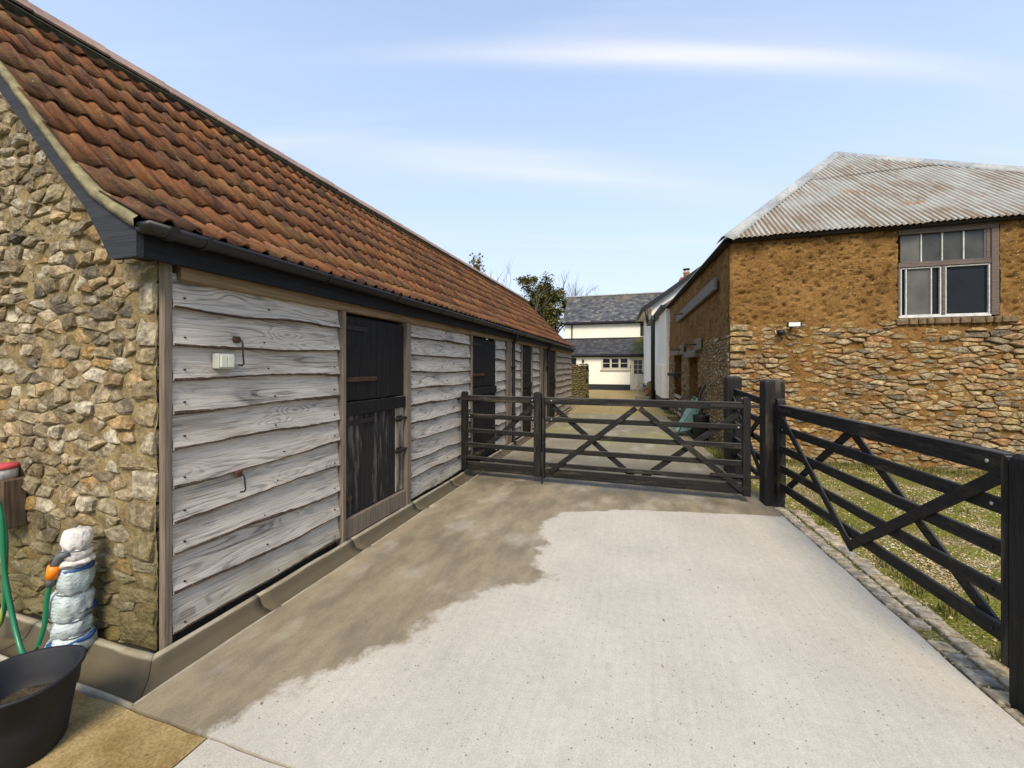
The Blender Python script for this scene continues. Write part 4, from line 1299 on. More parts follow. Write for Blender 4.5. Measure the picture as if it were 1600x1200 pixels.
# window
WD = sub('window', BN, (4.44, 7.9, 2.3))
def wbox(name, x0, x1, z0, z1, y0, y1, mat, par=WD, ch=0.004): return box(name, (x0, y0, z0), (x1, y1, z1), mat, par, ch)
wbox('frame_head', 3.845, 5.045, 3.60, 3.70, 7.89, 8.0, 'window_timber')
wbox('frame_transom', 3.845, 4.955, 3.09, 3.165, 7.888, 7.99, 'window_timber')
wbox('frame_jamb', 4.957, 5.045, 2.315, 3.598, 7.884, 8.0, 'window_timber')
wbox('frame_jamb', 3.845, 3.875, 2.315, 3.088, 7.895, 8.0, 'window_timber')
wbox('frame_mullion', 4.385, 4.425, 2.335, 3.088, 7.893, 7.98, 'window_timber')
wbox('frame_sill', 3.845, 4.955, 2.302, 2.333, 7.885, 8.0, 'old_white_paint')
for (a, b) in ((3.877, 4.383), (4.427, 4.955)):
    for x0, x1, z0, z1 in ((a, a + .018, 2.335, 3.086), (b - .018, b, 2.335, 3.086), (a + .019, b - .019, 2.335, 2.353), (a + .019, b - .019, 3.066, 3.086)):
        wbox('sash_bar', x0, x1, z0, z1, 7.905, 7.945, 'old_white_paint')
wbox('sash_bar', 3.945, 3.962, 2.354, 3.064, 7.912, 7.945, 'old_white_paint')
wbox('sash_bar', 4.258, 4.274, 2.354, 3.064, 7.912, 7.945, 'old_white_paint')
wbox('pane', 3.963, 4.257, 2.354, 3.064, 7.938, 7.944, 'blind_glass', ch=0.001)
wbox('pane', 3.896, 3.944, 2.354, 3.064, 7.950, 7.956, 'dark_glass', ch=0.001)
wbox('pane', 4.275, 4.364, 2.354, 3.064, 7.950, 7.956, 'dark_glass', ch=0.001)
wbox('pane', 4.446, 4.936, 2.354, 3.064, 7.950, 7.956, 'dark_glass', ch=0.001)
for i in range(5):
    x = 3.88 + i * 0.2555
    wbox('glazing_bar', x, x + 0.016, 3.168, 3.598, 7.915, 7.955, 'old_white_paint' if i else 'window_timber')
    if i < 4: wbox('pane', x + 0.017, x + 0.2545, 3.17, 3.596, 7.940, 7.946, 'dusty_glass' if i else 'blind_glass', ch=0.001)
wbox('glazing_bar', 4.905, 4.955, 3.168, 3.598, 7.9, 7.98, 'window_timber')
x = 3.80
while x < 5.13:
    w = random.uniform(.085, .20)
    vs, fs = chamf((x + w / 2, 7.905, 2.245), ((w - .012) / 2, 0, 0), (0, .06, 0), (0, 0, .047 + random.uniform(-.004, .004)), 0.012)
    vs = [v + Vector(noise.noise_vector(v * 17)) * 0.008 for v in vs]
    mk('sill_brick', vs, fs, 'sill_brick', WD, attrs={'rnd': [random.random()] * len(vs)})
    x += w
# wall plate under the eaves
box('wall_plate', (1.50, 7.80, EZ - 0.035), (XR, 7.93, EZ + 0.05), 'rot_dark', BN, 0.006)
vs, fs = barm(smap(0.0, EZ + 0.0, 0.03), smap(7.9, EZ + 0.0, 0.03), 0.09, 0.13, BNORM)
mk('wall_plate', vs, fs, 'rot_dark', BN)
# corrugated roof
AP = Vector((4.49, 11.74, 6.66))
E0 = Vector((1.36, 7.72, EZ - 0.005 + 0.0)); E1 = Vector((XR + 0.15, 7.72, EZ - 0.005))
BR = sub('roof', BN, (4.5, 11.7, EZ))
PITCH = 0.076
def top_y(x):          # hip boundary: y where the front face ends at column x
    if x <= AP.x: k = (x - E0.x) / (AP.x - E0.x)
    else: k = (E1.x - x) / (E1.x - AP.x)
    return E0.y + (AP.y - E0.y) * max(0.0, min(1.0, k))
def zf(y): return E0.z + (AP.z - E0.z) * (y - E0.y) / (AP.y - E0.y)
sl = (AP.z - E0.z) / (AP.y - E0.y)
fn = Vector((0, -sl, 1)).normalized()
LAP = E0.y + (AP.y - E0.y) * 0.60
def sheet_iron(x0, x1, tier):
    ncol = int((x1 - x0) / PITCH * 6)
    vs = []; fs = []; tr = []
    rows = 5
    tilt = random.uniform(-.004, .004); lift = random.uniform(0, .004) + (0.014 if tier else 0.0)
    eave_j = random.uniform(-.03, .03)
    cols = 0
    for i in range(ncol + 1):
        x = x0 + (x1 - x0) * i / ncol
        ty = top_y(x)
        ya, yb = (E0.y + eave_j, min(ty, LAP + 0.10)) if tier == 0 else (LAP + eave_j * .5, ty)
        if yb - ya < 0.02:
            yb = ya + 0.001
        w = math.cos(2 * math.pi * x / PITCH)
        for r in range(rows):
            y = ya + (yb - ya) * r / (rows - 1)
            sag = 0.02 * noise.noise(Vector((x * 0.7, y * 0.7, 1)))
            vs.append(Vector((x, y, zf(y))) + fn * (0.0125 * w + lift + tilt * (i / ncol) + sag * 0.6))
            tr.append(0.5 - 0.5 * w)
        cols += 1
    for i in range(cols - 1):
        for r in range(rows - 1):
            a = i * rows + r
            fs.append((a, a + rows, a + rows + 1, a + 1))
    mk('corrugated_sheet', vs, fs, 'corrugated_iron', BR, True, attrs={'trough': tr})
x = E0.x
while x < E1.x - 0.1:
    x1 = min(x + PITCH * 9, E1.x)
    sheet_iron(x, x1 + 0.02, 0)
    if max(top_y(x), top_y(x1)) > LAP + 0.05:
        xa, xb = x, x1
        while top_y(xa) < LAP and xa < xb: xa += 0.02
        while top_y(xb) < LAP and xb > xa: xb -= 0.02
        if xb - xa > 0.08: sheet_iron(xa, xb + 0.02, 1)
    x = x1
# the two long slopes and the ridge (corrugations run down to the side eaves)
RE = Vector((4.49 - 0.2, 15.8, 6.66))
def side_slope(e0, e1, name):
    n = int((e1 - e0).length / PITCH * 4)
    vs = []; fs = []; tr = []
    up = (AP - e0)
    nrm = Vector((0, 0, 1))
    for i in range(n + 1):
        k = i / n
        p = e0.lerp(e1, k)
        # top: hip for the first part, then the ridge
        run = (p - e0).length
        hl = (AP.y - e0.y)
        q = e0.lerp(AP, min(1, run / hl)) if run < hl else AP.lerp(RE, (run - hl) / max(.01, ((e1 - e0).length - hl)))
        w = math.cos(2 * math.pi * run / PITCH)
        for r in range(3):
            vs.append(p.lerp(q, r / 2) + nrm * 0.0125 * w); tr.append(.5 - .5 * w)
    for i in range(n):
        for r in range(2):
            a = i * 3 + r
            fs.append((a, a + 3, a + 4, a + 1))
    o = mk(name, vs, fs, 'corrugated_iron', BR, True, attrs={'trough': tr})
p0 = smap(-0.17, EZ - 0.01, 0.13); p1 = smap(8.0, EZ - 0.01, 0.13)
E0c = Vector((E0.x, E0.y, EZ - 0.012))
side_slope(E0c, p1, 'drive_slope')
side_slope(Vector((E1.x, E1.y, EZ - .012)), Vector((XR + 0.15, 15.8, EZ - .012)), 'far_slope')
# hip and ridge cappings
def capping(a, b, n=3):
    for i in range(n):
        p = a.lerp(b, i / n); q = a.lerp(b, (i + 1.03) / n if i < n - 1 else 1.0)
        d = (q - p).normalized()
        s = d.cross(Vector((0, 0, 1))).normalized(); up = s.cross(d)
        vs = []; fs = []
        for P, l in ((p, 0.0), (q, 0.006)):
            for a_, h_ in ((-.15, -.075), (-.10, -.03), (-.035, .022), (0, .034), (.035, .022), (.10, -.03), (.15, -.075)):
                vs.append(P + s * a_ + up * (h_ + 0.012 + l))
        for k in range(6):
            fs.append((k, k + 1, k + 8, k + 7))
        o = mk('hip_capping', vs, fs, 'hip_lead', BR, True, attrs={'rnd': [random.random()] * 14})
        o.modifiers.new('t', 'SOLIDIFY').thickness = 0.004
capping(E0c + Vector((.0, .0, .02)), AP + Vector((0, 0, .02)))
capping(Vector((E1.x, E1.y, EZ)), AP + Vector((0, 0, .02)))
capping(AP + Vector((0, 0, .02)), RE + Vector((0, 0, .02)))
# tie beam and pattress plates with their iron rods on the drive side
bar('tie_beam', smap(0.70, 3.13, 0.07), smap(5.72, 3.02, 0.05), 0.235, 0.07, BNORM, 'grey_timber', BN, 0.012)
tubeo('tie_rod', [smap(4.35, 3.02, 0.10), smap(4.35, 3.0, 0.34)], 0.018, 'iron_dark', BN)
for u, z in ((2.30, 2.06), (4.62, 2.03)):
    pl = bar('pattress_plate', smap(u - .22, z, 0.085), smap(u + .22, z, 0.085), 0.26, 0.07, BNORM, 'grey_timber', BN, 0.01)
    tubeo('tie_rod', [smap(u, z, 0.10), smap(u, z, 0.36)], 0.018, 'iron_dark', pl)
bar('lintel', smap(2.55, 1.86, 0.02), smap(4.10, 1.86, 0.02), 0.15, 0.20, BNORM, 'grey_timber', BN, 0.012)
bar('lintel', smap(5.05, 1.97, 0.02), smap(6.75, 1.97, 0.02), 0.13, 0.20, BNORM, 'grey_timber', BN, 0.012)
# half-open plank door in the far opening, slats at its foot
DR = sub('plank_door', BN, smap(5.3, 0, -0.2))
for i in range(5):
    bar('plank', smap(5.28 + i * .25, 0.75, -0.22), smap(5.28 + i * .25, 1.85, -0.22), 0.24, 0.03, BNORM, 'post_timber', DR)
for i in range(4):
    bar('slat', smap(5.22, 0.12 + i * .17, 0.02), smap(6.5, 0.12 + i * .17, 0.02), 0.10, 0.025, BNORM, 'pale_plank', DR)
bar('ledge', smap(5.2, 1.30, 0.12), smap(6.6, 1.30, 0.12), 0.10, 0.22, BNORM, 'rot_dark', DR)
# ================================================================== WHITE WING AND FARMHOUSE
HW = thing('farmhouse_wing', 'white rendered farmhouse wing with black plinth joined to the barn end', 'house', smap(12, 0, -1))
def wpoly(name, pts, mat, par, thick=None):
    o = mk(name, pts, [tuple(range(len(pts)))], mat, par)
    return o
def wallbox(name, s0, s1, z0, z1, d0, d1, mat, par):
    c = smap((s0 + s1) / 2, (z0 + z1) / 2, (d0 + d1) / 2)
    vs, fs = chamf(c, BD * (s1 - s0) / 2, BNORM * abs(d1 - d0) / 2, Vector((0, 0, (z1 - z0) / 2)), 0.01)
    return mk(name, vs, fs, mat, par)
wallbox('buttress_wall', 7.97, 10.3, 0.40, 3.66, -0.3, 0.13, 'cream_render', HW)
wallbox('buttress_foot', 7.965, 10.31, 0.40, 1.62, -0.25, 0.24, 'cream_render', HW)
wallbox('plinth', 7.96, 10.32, -0.05, 0.395, -0.25, 0.245, 'plinth_black', HW)
wallbox('wall', 10.33, 20.45, 0.42, 3.66, -4.0, 0.05, 'white_render', HW)
wallbox('plinth', 10.335, 20.44, -0.05, 0.415, -0.3, 0.075, 'plinth_black', HW)
wallbox('window_slit', 14.6, 14.8, 2.35, 3.0, 0.0, 0.058, 'cream_render', HW)
tubeo('downpipe', [smap(10.5, 3.72, 0.34), smap(10.5, 3.5, 0.34), smap(10.5, 3.3, 0.34), smap(10.5, 0.1, 0.34)], 0.085, 'gutter_black', HW, 12)
wallbox('gutter', 7.95, 14.6, 3.665, 3.80, 0.05, 0.30, 'black_paint', HW)
def quad_roof(name, a, b, c, d, mat, par, th=0.06):
    a, b, c, d = map(Vector, (a, b, c, d))
    n = (b - a).cross(d - a).normalized()
    if n.z < 0: n = -n
    vs = [a, b, c, d, a - n * th, b - n * th, c - n * th, d - n * th]
    o = mk(name, vs, [(0, 1, 2, 3), (7, 6, 5, 4), (0, 4, 5, 1), (1, 5, 6, 2), (2, 6, 7, 3), (3, 7, 4, 0)], mat, par, attrs={'rnd': [.4] * 8}); flipfix(o)
    return o
quad_roof('wing_roof', smap(7.95, 3.82, 0.18), smap(14.5, 3.82, 0.18), smap(14.5, 5.7, -2.7), smap(7.95, 5.7, -2.7), 'slate', HW)
# gabled block behind, its gable facing the camera
gy = 14.5
def gp(d, z, s=gy): return smap(s, z, d)
vs = [gp(0.05, 3.6), gp(0.05, 4.70), gp(-3.3, 7.08), gp(-6.6, 4.70), gp(-6.6, 3.6)]
vs2 = [smap(20.4, 0, 0) - smap(gy, 0, 0) + v for v in vs]
o = mk('gable_wall', vs + vs2, [(0, 1, 2, 3, 4), (9, 8, 7, 6, 5), (0, 5, 6, 1), (3, 8, 9, 4)], 'white_render', HW); flipfix(o)
off = smap(20.6, 0, 0) - smap(gy - 0.25, 0, 0)
for sg in (1, -1):
    e = gp(-3.3 + sg * 3.85, 4.55, gy - 0.25); r_ = gp(-3.3, 7.28, gy - 0.25)
    quad_roof('gable_roof', e, r_, r_ + off, e + off, 'slate', HW, 0.07)
    bar('bargeboard', e + Vector((0, -.02, -.10)), r_ + Vector((0, -.02, -.10)), 0.22, 0.04, BD, 'black_paint', HW)
wallbox('eaves_gutter', gy - 0.2, 20.5, 4.50, 4.61, 0.42, 0.56, 'black_paint', HW)
wallbox('soffit', gy - 0.2, 20.5, 4.55, 4.62, 0.05, 0.42, 'cream_render', HW)
tubeo('downpipe', [gp(0.36, 4.55, gy - .3), gp(0.26, 3.75, gy - .3)], 0.08, 'gutter_black', HW, 10)
CHM = sub('chimney', HW, (2.5, 25.0, 6.2))
for i, (hw, z0, z1) in enumerate(((.34, 5.6, 6.33), (.40, 6.33, 6.45), (.34, 6.45, 6.56))):
    box('brick_stack', (2.5 - hw, 25 - hw, z0), (2.5 + hw, 25 + hw, z1), 'brick', CHM, 0.02)
vs, fs = lathe([(0.17, 0), (0.15, .25), (.18, .27), (.17, .34)], (2.5, 25, 6.56), 14); mk('chimney_pot', vs, fs, 'clay_pot', CHM, True)
vs, fs = lathe([(0.14, 0), (.14, .06)], (2.5, 25, 6.90), 14); mk('cowl', vs, fs, 'galvanised', CHM, True)
vs, fs = lathe([(0.19, 0), (.19, .05)], (2.5, 25, 7.02), 14); mk('cowl', vs, fs, 'iron_dark', CHM, True)

FH = thing('farmhouse', 'white farmhouse with slate roof, slate lean-to, casement window and cream door', 'house', (-2.5, 29, 0))
box('lower_wall', (-6.2, 28.3, 0.36), (-0.62, 30.2, 2.33), 'cream_render', FH, 0.01)
box('plinth', (-6.2, 28.26, -0.05), (-0.63, 30.2, 0.355), 'plinth_black', FH, 0.01)
box('door_wall', (-0.62, 28.42, -0.05), (0.50, 30.2, 2.33), 'cream_render', FH, 0.01)
box('upper_wall', (-5.35, 30.25, 0.0), (4.4, 35.2, 4.86), 'cream_render', FH, 0.01)
def slates(name, x0, x1, ya, za, yb, zb, mat, par, expo=0.19, w=0.26):
    """individual slates joined as one roof covering"""
    d = Vector((0, yb - ya, zb - za)); L = d.length; d.normalize()
    nrm = Vector((1, 0, 0)).cross(d)
    if nrm.z < 0: nrm = -nrm
    m = MB()
    n = int(L / expo)
    for r in range(n + 1):
        x = x0 - (r % 2) * w / 2
        while x < x1:
            a = max(x, x0) + .003; b = min(x + w, x1) - .003
            if b - a > 0.04:
                s0 = r * expo + random.uniform(-.008, .008); s1 = min(s0 + expo * 1.5, L)
                if s1 - s0 > 0.03:
                    lo = Vector((0, ya, za)) + d * s0 + nrm * (0.030 + random.uniform(-.002, .005)); hi = Vector((0, ya, za)) + d * s1 + nrm * 0.006
                    q = [Vector((a, 0, 0)) + lo, Vector((b, 0, 0)) + lo, Vector((b, 0, 0)) + hi, Vector((a, 0, 0)) + hi]
                    q2 = [p - nrm * 0.012 for p in q[:2]]
                    m.add(q + q2, [(0, 1, 2, 3), (4, 5, 1, 0)], random.random())
            x += w
    return m.build(name, mat, par, kind='stuff')
rf = quad_roof('main_roof', (-5.50, 30.05, 4.78), (4.5, 30.05, 4.78), (4.5, 32.75, 7.12), (-5.50, 32.75, 7.12), 'slate', FH)
slates('slates', -5.50, 4.5, 30.03, 4.79, 32.75, 7.12, 'slate', rf)
quad_roof('rear_roof', (-5.50, 32.75, 7.12), (4.5, 32.75, 7.12), (4.5, 35.4, 4.78), (-5.50, 35.4, 4.78), 'slate', FH)
vs, fs = prism([(30.25, 4.86), (35.2, 4.86), (32.75, 7.05)], -5.35, 4.4, 'x')
o = mk('roof_gable', vs, fs, 'cream_render', FH); flipfix(o)
box('ridge', (-5.52, 32.62, 7.08), (4.52, 32.88, 7.18), 'hip_lead', FH, 0.04)
box('gutter', (-5.55, 29.94, 4.66), (1.0, 30.05, 4.78), 'black_paint', FH, 0.02)
box('fascia', (-5.35, 30.06, 4.62), (0.9, 30.24, 4.74), 'black_paint', FH, 0.01)
tubeo('downpipe', [(-4.80, 29.99, 4.68), (-4.80, 30.18, 4.5), (-4.80, 30.18, 3.5)], 0.05, 'gutter_black', FH, 8)
box('upper_window', (0.02, 30.20, 3.72), (0.42, 30.26, 4.60), 'rot_dark', FH, 0.01)
lr = quad_roof('lean_to_roof', (-6.3, 28.10, 2.36), (0.48, 28.10, 2.36), (0.48, 30.26, 3.56), (-6.3, 30.26, 3.56), 'mossy_slate', FH)
slates('slates', -6.3, 0.48, 28.08, 2.37, 30.24, 3.56, 'mossy_slate', lr, 0.17, 0.25)
box('lead_flashing', (-6.3, 30.19, 3.56), (0.45, 30.27, 3.64), 'plinth_black', FH, 0.01)
box('lean_to_gutter', (-6.3, 28.0, 2.26), (0.45, 28.10, 2.37), 'black_paint', FH, 0.02)
box('lean_to_fascia', (-6.3, 28.11, 2.20), (0.45, 28.29, 2.335), 'black_paint', FH, 0.01)
# casement window: three lights, two panes each
CWN = sub('casement_window', FH, (-1.6, 28.3, 1.4))
fx0, fx1, fz0, fz1 = -2.52, -0.66, 1.36, 2.20
for a in ((fx0, fx0 + .07, fz0, fz1), (fx1 - .07, fx1, fz0, fz1), (fx0 + .071, fx1 - .071, fz0, fz0 + .07), (fx0 + .071, fx1 - .071, fz1 - .07, fz1)):
    box('frame_member', (a[0], 28.25, a[2]), (a[1], 28.34, a[3]), 'cream_paint', CWN)
box('window_sill', (fx0 - .06, 28.20, fz0 - .06), (fx1 + .04, 28.32, fz0 - .003), 'cream_paint', CWN)
lw = (fx1 - fx0 - .14) / 3
for i in range(3):
    a = fx0 + .07 + i * lw
    for q in ((a + .002, a + .06, fz0 + .072, fz1 - .072), (a + lw - .06, a + lw - .002, fz0 + .072, fz1 - .072), (a + .061, a + lw - .061, fz0 + .072, fz0 + .12), (a + .061, a + lw - .061, fz1 - .12, fz1 - .072), (a + .061, a + lw - .061, (fz0 + fz1) / 2 - .018, (fz0 + fz1) / 2 + .018)):
        box('casement', (q[0], 28.235, q[2]), (q[1], 28.275, q[3]), 'cream_paint', CWN)
    for z0, z1 in ((fz0 + .12, (fz0 + fz1) / 2 - .018), ((fz0 + fz1) / 2 + .018, fz1 - .12)):
        box('pane', (a + .06, 28.255, z0), (a + lw - .06, 28.265, z1), 'dark_glass', CWN, 0.001)
# door
DOO = sub('door', FH, (-0.14, 28.4, 0))
for a in ((-0.60, -0.51, 0, 2.24), (0.24, 0.33, 0, 2.24), (-0.509, 0.239, 2.12, 2.24)):
    box('door_frame', (a[0], 28.32, a[2] + .02), (a[1], 28.43, a[3]), 'cream_paint', DOO)
for a in ((-0.50, -0.40, .06, 2.11), (0.13, 0.23, .06, 2.11), (-.399, .129, .06, .24), (-.399, .129, .93, 1.06), (-.399, .129, 2.0, 2.11), (-.17, -.10, .241, .929)):
    box('door_rail', (a[0], 28.35, a[2]), (a[1], 28.40, a[3]), 'cream_paint', DOO)
for a in ((-.398, -.171), (-.099, .128)):
    box('door_panel', (a[0], 28.375, .245), (a[1], 28.39, .925), 'cream_paint', DOO)
for i in range(2):
    for j in range(3):
        x0 = -.395 + i * .265; z0 = 1.065 + j * .312
        box('pane', (x0 + .012, 28.375, z0 + .012), (x0 + .253, 28.385, z0 + .30), 'dusty_glass', DOO, 0.001)
box('glazing_bar', (-.148, 28.36, 1.061), (-.12, 28.395, 1.999), 'cream_paint', DOO)
for z in (1.373, 1.685):
    box('glazing_bar', (-.398, 28.362, z - .012), (-.149, 28.393, z + .012), 'cream_paint', DOO)
    box('glazing_bar', (-.119, 28.362, z - .012), (.128, 28.393, z + .012), 'cream_paint', DOO)
box('door_handle', (.15, 28.30, 1.05), (.20, 28.349, 1.22), 'iron_dark', DOO)
box('letter_box', (-.615, 28.24, 1.45), (-.575, 28.30, 1.66), 'black_paint', FH)
box('side_window', (-4.55, 28.27, 1.45), (-4.2, 28.31, 2.15), 'dark_glass', FH, 0.004)
LN = thing('wall_lantern', 'small black lantern on the white lean-to wall beside the stone wall', 'lantern', (-3.72, 28.2, 1.85))
box('bracket', (-3.75, 28.18, 1.98), (-3.69, 28.30, 2.02), 'black_paint', LN)
vs, fs = lathe([(.05, 0), (.085, .17), (.09, .18), (.02, .25)], (-3.72, 28.17, 1.80), 8); mk('lamp_body', vs, fs, 'black_paint', LN)

# stone garden wall at the stable end
GWL = thing('garden_wall', 'rough dry stone wall end, dark with moss, standing past the stable', 'wall', (-3.0, 19.8, 0))
box('wall_core', (-4.9, 19.79, -0.05), (-2.46, 20.25, 1.60), 'gable_mortar', GWL, 0.03)
rest = MB()
for P in voronoi(-4.9, -2.44, 0.0, 1.68, 0.20, 0.095, lambda u, v: 0 < v < 1.66, 0.4):
    vs, fs = stone_geo(P, lambda u, v, d: Vector((u, 19.78 - d, v)), 0.010, 0.06); rest.add(vs, fs)
for P in voronoi(19.75, 20.3, 0.0, 1.68, 0.20, 0.095, lambda u, v: 0 < v < 1.66, 0.4):
    vs, fs = stone_geo(P, lambda u, v, d: Vector((-2.45 + d, u, v)), 0.010, 0.06); rest.add(vs, fs)
rest.build('stonework', 'wall_stone', GWL, kind='stuff')

# ================================================================== GATES
def dome_post(name, label, c, s, h, rot=0.0, group=None):
    T = thing(name, label, 'gate post', (c[0], c[1], 0), group)
    ca, sa = math.cos(rot), math.sin(rot)
    vs = []; fs = []
    prof = [(1.0, -0.05), (1.0, 0.0), (1.0, h - .06), (0.97, h - .035), (0.80, h - .012), (0.45, h)]
    for k, z in prof:
        for a, b in ((-1, -.94), (-.94, -1), (.94, -1), (1, -.94), (1, .94), (.94, 1), (-.94, 1), (-1, .94)):
            x, y = a * k * s, b * k * s
            vs.append((c[0] + x * ca - y * sa, c[1] + x * sa + y * ca, z))
    for i in range(len(prof) - 1):
        for k in range(8):
            fs.append((i * 8 + k, i * 8 + (k + 1) % 8, (i + 1) * 8 + (k + 1) % 8, (i + 1) * 8 + k))
    fs.append(tuple(range(len(vs) - 8, len(vs))))
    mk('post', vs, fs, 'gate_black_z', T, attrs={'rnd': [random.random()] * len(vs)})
    return T
PA = dome_post('gate_post', 'thick black gate post with domed top between driveway gate and side gate', (1.425, 5.30), 0.098, 1.415, 0.06)
PB = dome_post('gate_post', 'black domed post standing close to the corner of the cob barn', (1.30, 6.72), 0.098, 1.42, 0.05)
PC = dome_post('gate_post', 'tall black post at the near latch end of the side gate', (1.718, 2.418), 0.085, 1.165, 0.05)
def stile(name, p, s, h0, h1, mat, par, d, rounded=True):
    d = Vector(d).normalized(); n = Vector((-d.y, d.x, 0))
    vs = []; fs = []
    pr = [(1, h0), (1, h1 - .045), (.93, h1 - .022), (.62, h1 - .004), (.2, h1)] if rounded else [(1, h0), (1, h1 - .006), (.9, h1)]
    for k, z in pr:
        for a, b in ((-1, -.9), (-.9, -1), (.9, -1), (1, -.9), (1, .9), (.9, 1), (-.9, 1), (-1, .9)):
            q = Vector(p) + d * a * s[0] * (k if rounded else 1) + n * b * s[1]
            vs.append((q.x, q.y, z))
    for i in range(len(pr) - 1):
        for k in range(8):
            fs.append((i * 8 + k, i * 8 + (k + 1) % 8, (i + 1) * 8 + (k + 1) % 8, (i + 1) * 8 + k))
    fs.append(tuple(range(len(vs) - 8, len(vs)))); fs.append(tuple(reversed(range(8))))
    return mk(name, vs, fs, mat, par, attrs={'rnd': [random.random()] * len(vs)})
def gate(name, label, a, b, rails, braces_near, braces_far, hh, mat, sw=(.04, .04)):
    a = Vector((a[0], a[1], 0)); b = Vector((b[0], b[1], 0))
    d = (b - a).normalized(); L = (b - a).length
    n = Vector((d.y, -d.x, 0))                    # towards the camera side (drive front)
    T = thing(name, label, 'gate', a.lerp(b, .5))
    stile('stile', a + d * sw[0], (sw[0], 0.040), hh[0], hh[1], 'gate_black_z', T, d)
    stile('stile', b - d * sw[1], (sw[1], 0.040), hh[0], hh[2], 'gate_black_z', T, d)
    for i, (z0, z1) in enumerate(rails):
        th = 0.062 if i == 0 else 0.024
        p = a + d * (2 * sw[0] + .001); q = b - d * (2 * sw[1] + .001)
        sagv = Vector((0, 0, random.uniform(-.006, .006)))
        o = bar('top_rail' if i == 0 else 'rail', p + Vector((0, 0, (z0 + z1) / 2)), q + sagv + Vector((0, 0, (z0 + z1) / 2)), z1 - z0, th, n, mat, T, 0.006)
        # bolt heads
        for s in (0.12, L - 0.12):
            pp = a + d * s + n * (th / 2) + Vector((0, 0, (z0 + z1) / 2))
            vs, fs = lathe([(.010, 0), (.010, .004), (.004, .007)], (0, 0, 0), 8)
            rot = Vector((0, 0, 1)).rotation_difference(n)
            mk('bolt_head', [pp + rot @ Vector(v) for v in vs], fs, 'galvanised' if i < 2 else 'iron_dark', o, True)
    for br, off in ((braces_near, 0.024), (braces_far, -0.024)):
        for (s0, z0, s1, z1) in br:
            bar('brace', a + d * s0 + n * off + Vector((0, 0, z0)), a + d * s1 + n * off + Vector((0, 0, z1)), 0.066, 0.022, n, mat, T, 0.005)
    return T, a, d, n, L
RM = [(1.058, 1.145), (0.820, 0.884), (0.610, 0.674), (0.408, 0.474), (0.222, 0.282), (0.085, 0.205)]
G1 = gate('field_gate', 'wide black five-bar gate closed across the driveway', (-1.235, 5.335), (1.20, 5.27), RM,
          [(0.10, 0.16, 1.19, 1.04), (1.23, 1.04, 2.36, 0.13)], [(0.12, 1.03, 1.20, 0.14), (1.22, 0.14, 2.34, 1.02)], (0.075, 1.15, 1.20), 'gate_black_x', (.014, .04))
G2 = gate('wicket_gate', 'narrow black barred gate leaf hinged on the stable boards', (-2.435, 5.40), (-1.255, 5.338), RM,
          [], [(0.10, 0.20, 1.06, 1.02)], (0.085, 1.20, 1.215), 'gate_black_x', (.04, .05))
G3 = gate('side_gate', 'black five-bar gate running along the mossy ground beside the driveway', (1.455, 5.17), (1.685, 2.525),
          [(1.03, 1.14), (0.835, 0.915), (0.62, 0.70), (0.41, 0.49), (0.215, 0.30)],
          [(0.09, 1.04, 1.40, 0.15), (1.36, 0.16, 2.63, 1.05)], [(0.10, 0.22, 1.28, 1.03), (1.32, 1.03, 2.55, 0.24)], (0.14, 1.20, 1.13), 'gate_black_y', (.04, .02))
# ironwork
T, a, d, n, L = G1
tubeo('drop_bolt', [a + d * .0 - n * -.055 + Vector((0, 0, .42)), a + d * .0 + n * .055 + Vector((0, 0, .0))], 0.008, 'iron_dark', T)
for z in (1.10, 0.30):
    bar('hinge_strap', a + d * (L - .42) + n * .036 + Vector((0, 0, z)), a + d * (L + .09) + n * .036 + Vector((0, 0, z)), 0.036, 0.007, n, 'iron_dark', T, .002)
T, a, d, n, L = G2
for z in (1.095, 0.27):
    bar('hinge_strap', a + d * -.075 + n * .046 + Vector((0, 0, z)), a + d * .35 + n * .036 + Vector((0, 0, z)), 0.034, 0.007, n, 'iron_dark', T, .002)
T, a, d, n, L = G3
bar('hinge_strap', a + d * -.05 + n * .036 + Vector((0, 0, 1.085)), a + d * .38 + n * .036 + Vector((0, 0, 1.085)), 0.04, 0.007, n, 'iron_dark', T, .002)
LT = bar('latch_strap', a + d * (L - .10) + n * -.05 + Vector((0, 0, 1.075)), a + d * (L + .30) - n * 0.0 + Vector((0, 0, 1.055)), 0.035, 0.008, n, 'galvanised', T, .002)
# rail fence between the two posts
RFN = thing('rail_fence', 'short black rail fence joining two domed posts by the barn', 'fence', (1.36, 6.0, 0))
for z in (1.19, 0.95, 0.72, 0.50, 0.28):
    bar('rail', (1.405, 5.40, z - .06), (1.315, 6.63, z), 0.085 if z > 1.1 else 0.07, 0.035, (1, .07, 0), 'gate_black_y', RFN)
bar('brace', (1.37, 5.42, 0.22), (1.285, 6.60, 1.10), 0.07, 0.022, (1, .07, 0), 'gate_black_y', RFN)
bar('brace', (1.37, 5.42, 1.0), (1.285, 6.60, 0.26), 0.07, 0.022, (1, .07, 0), 'gate_black_y', RFN)

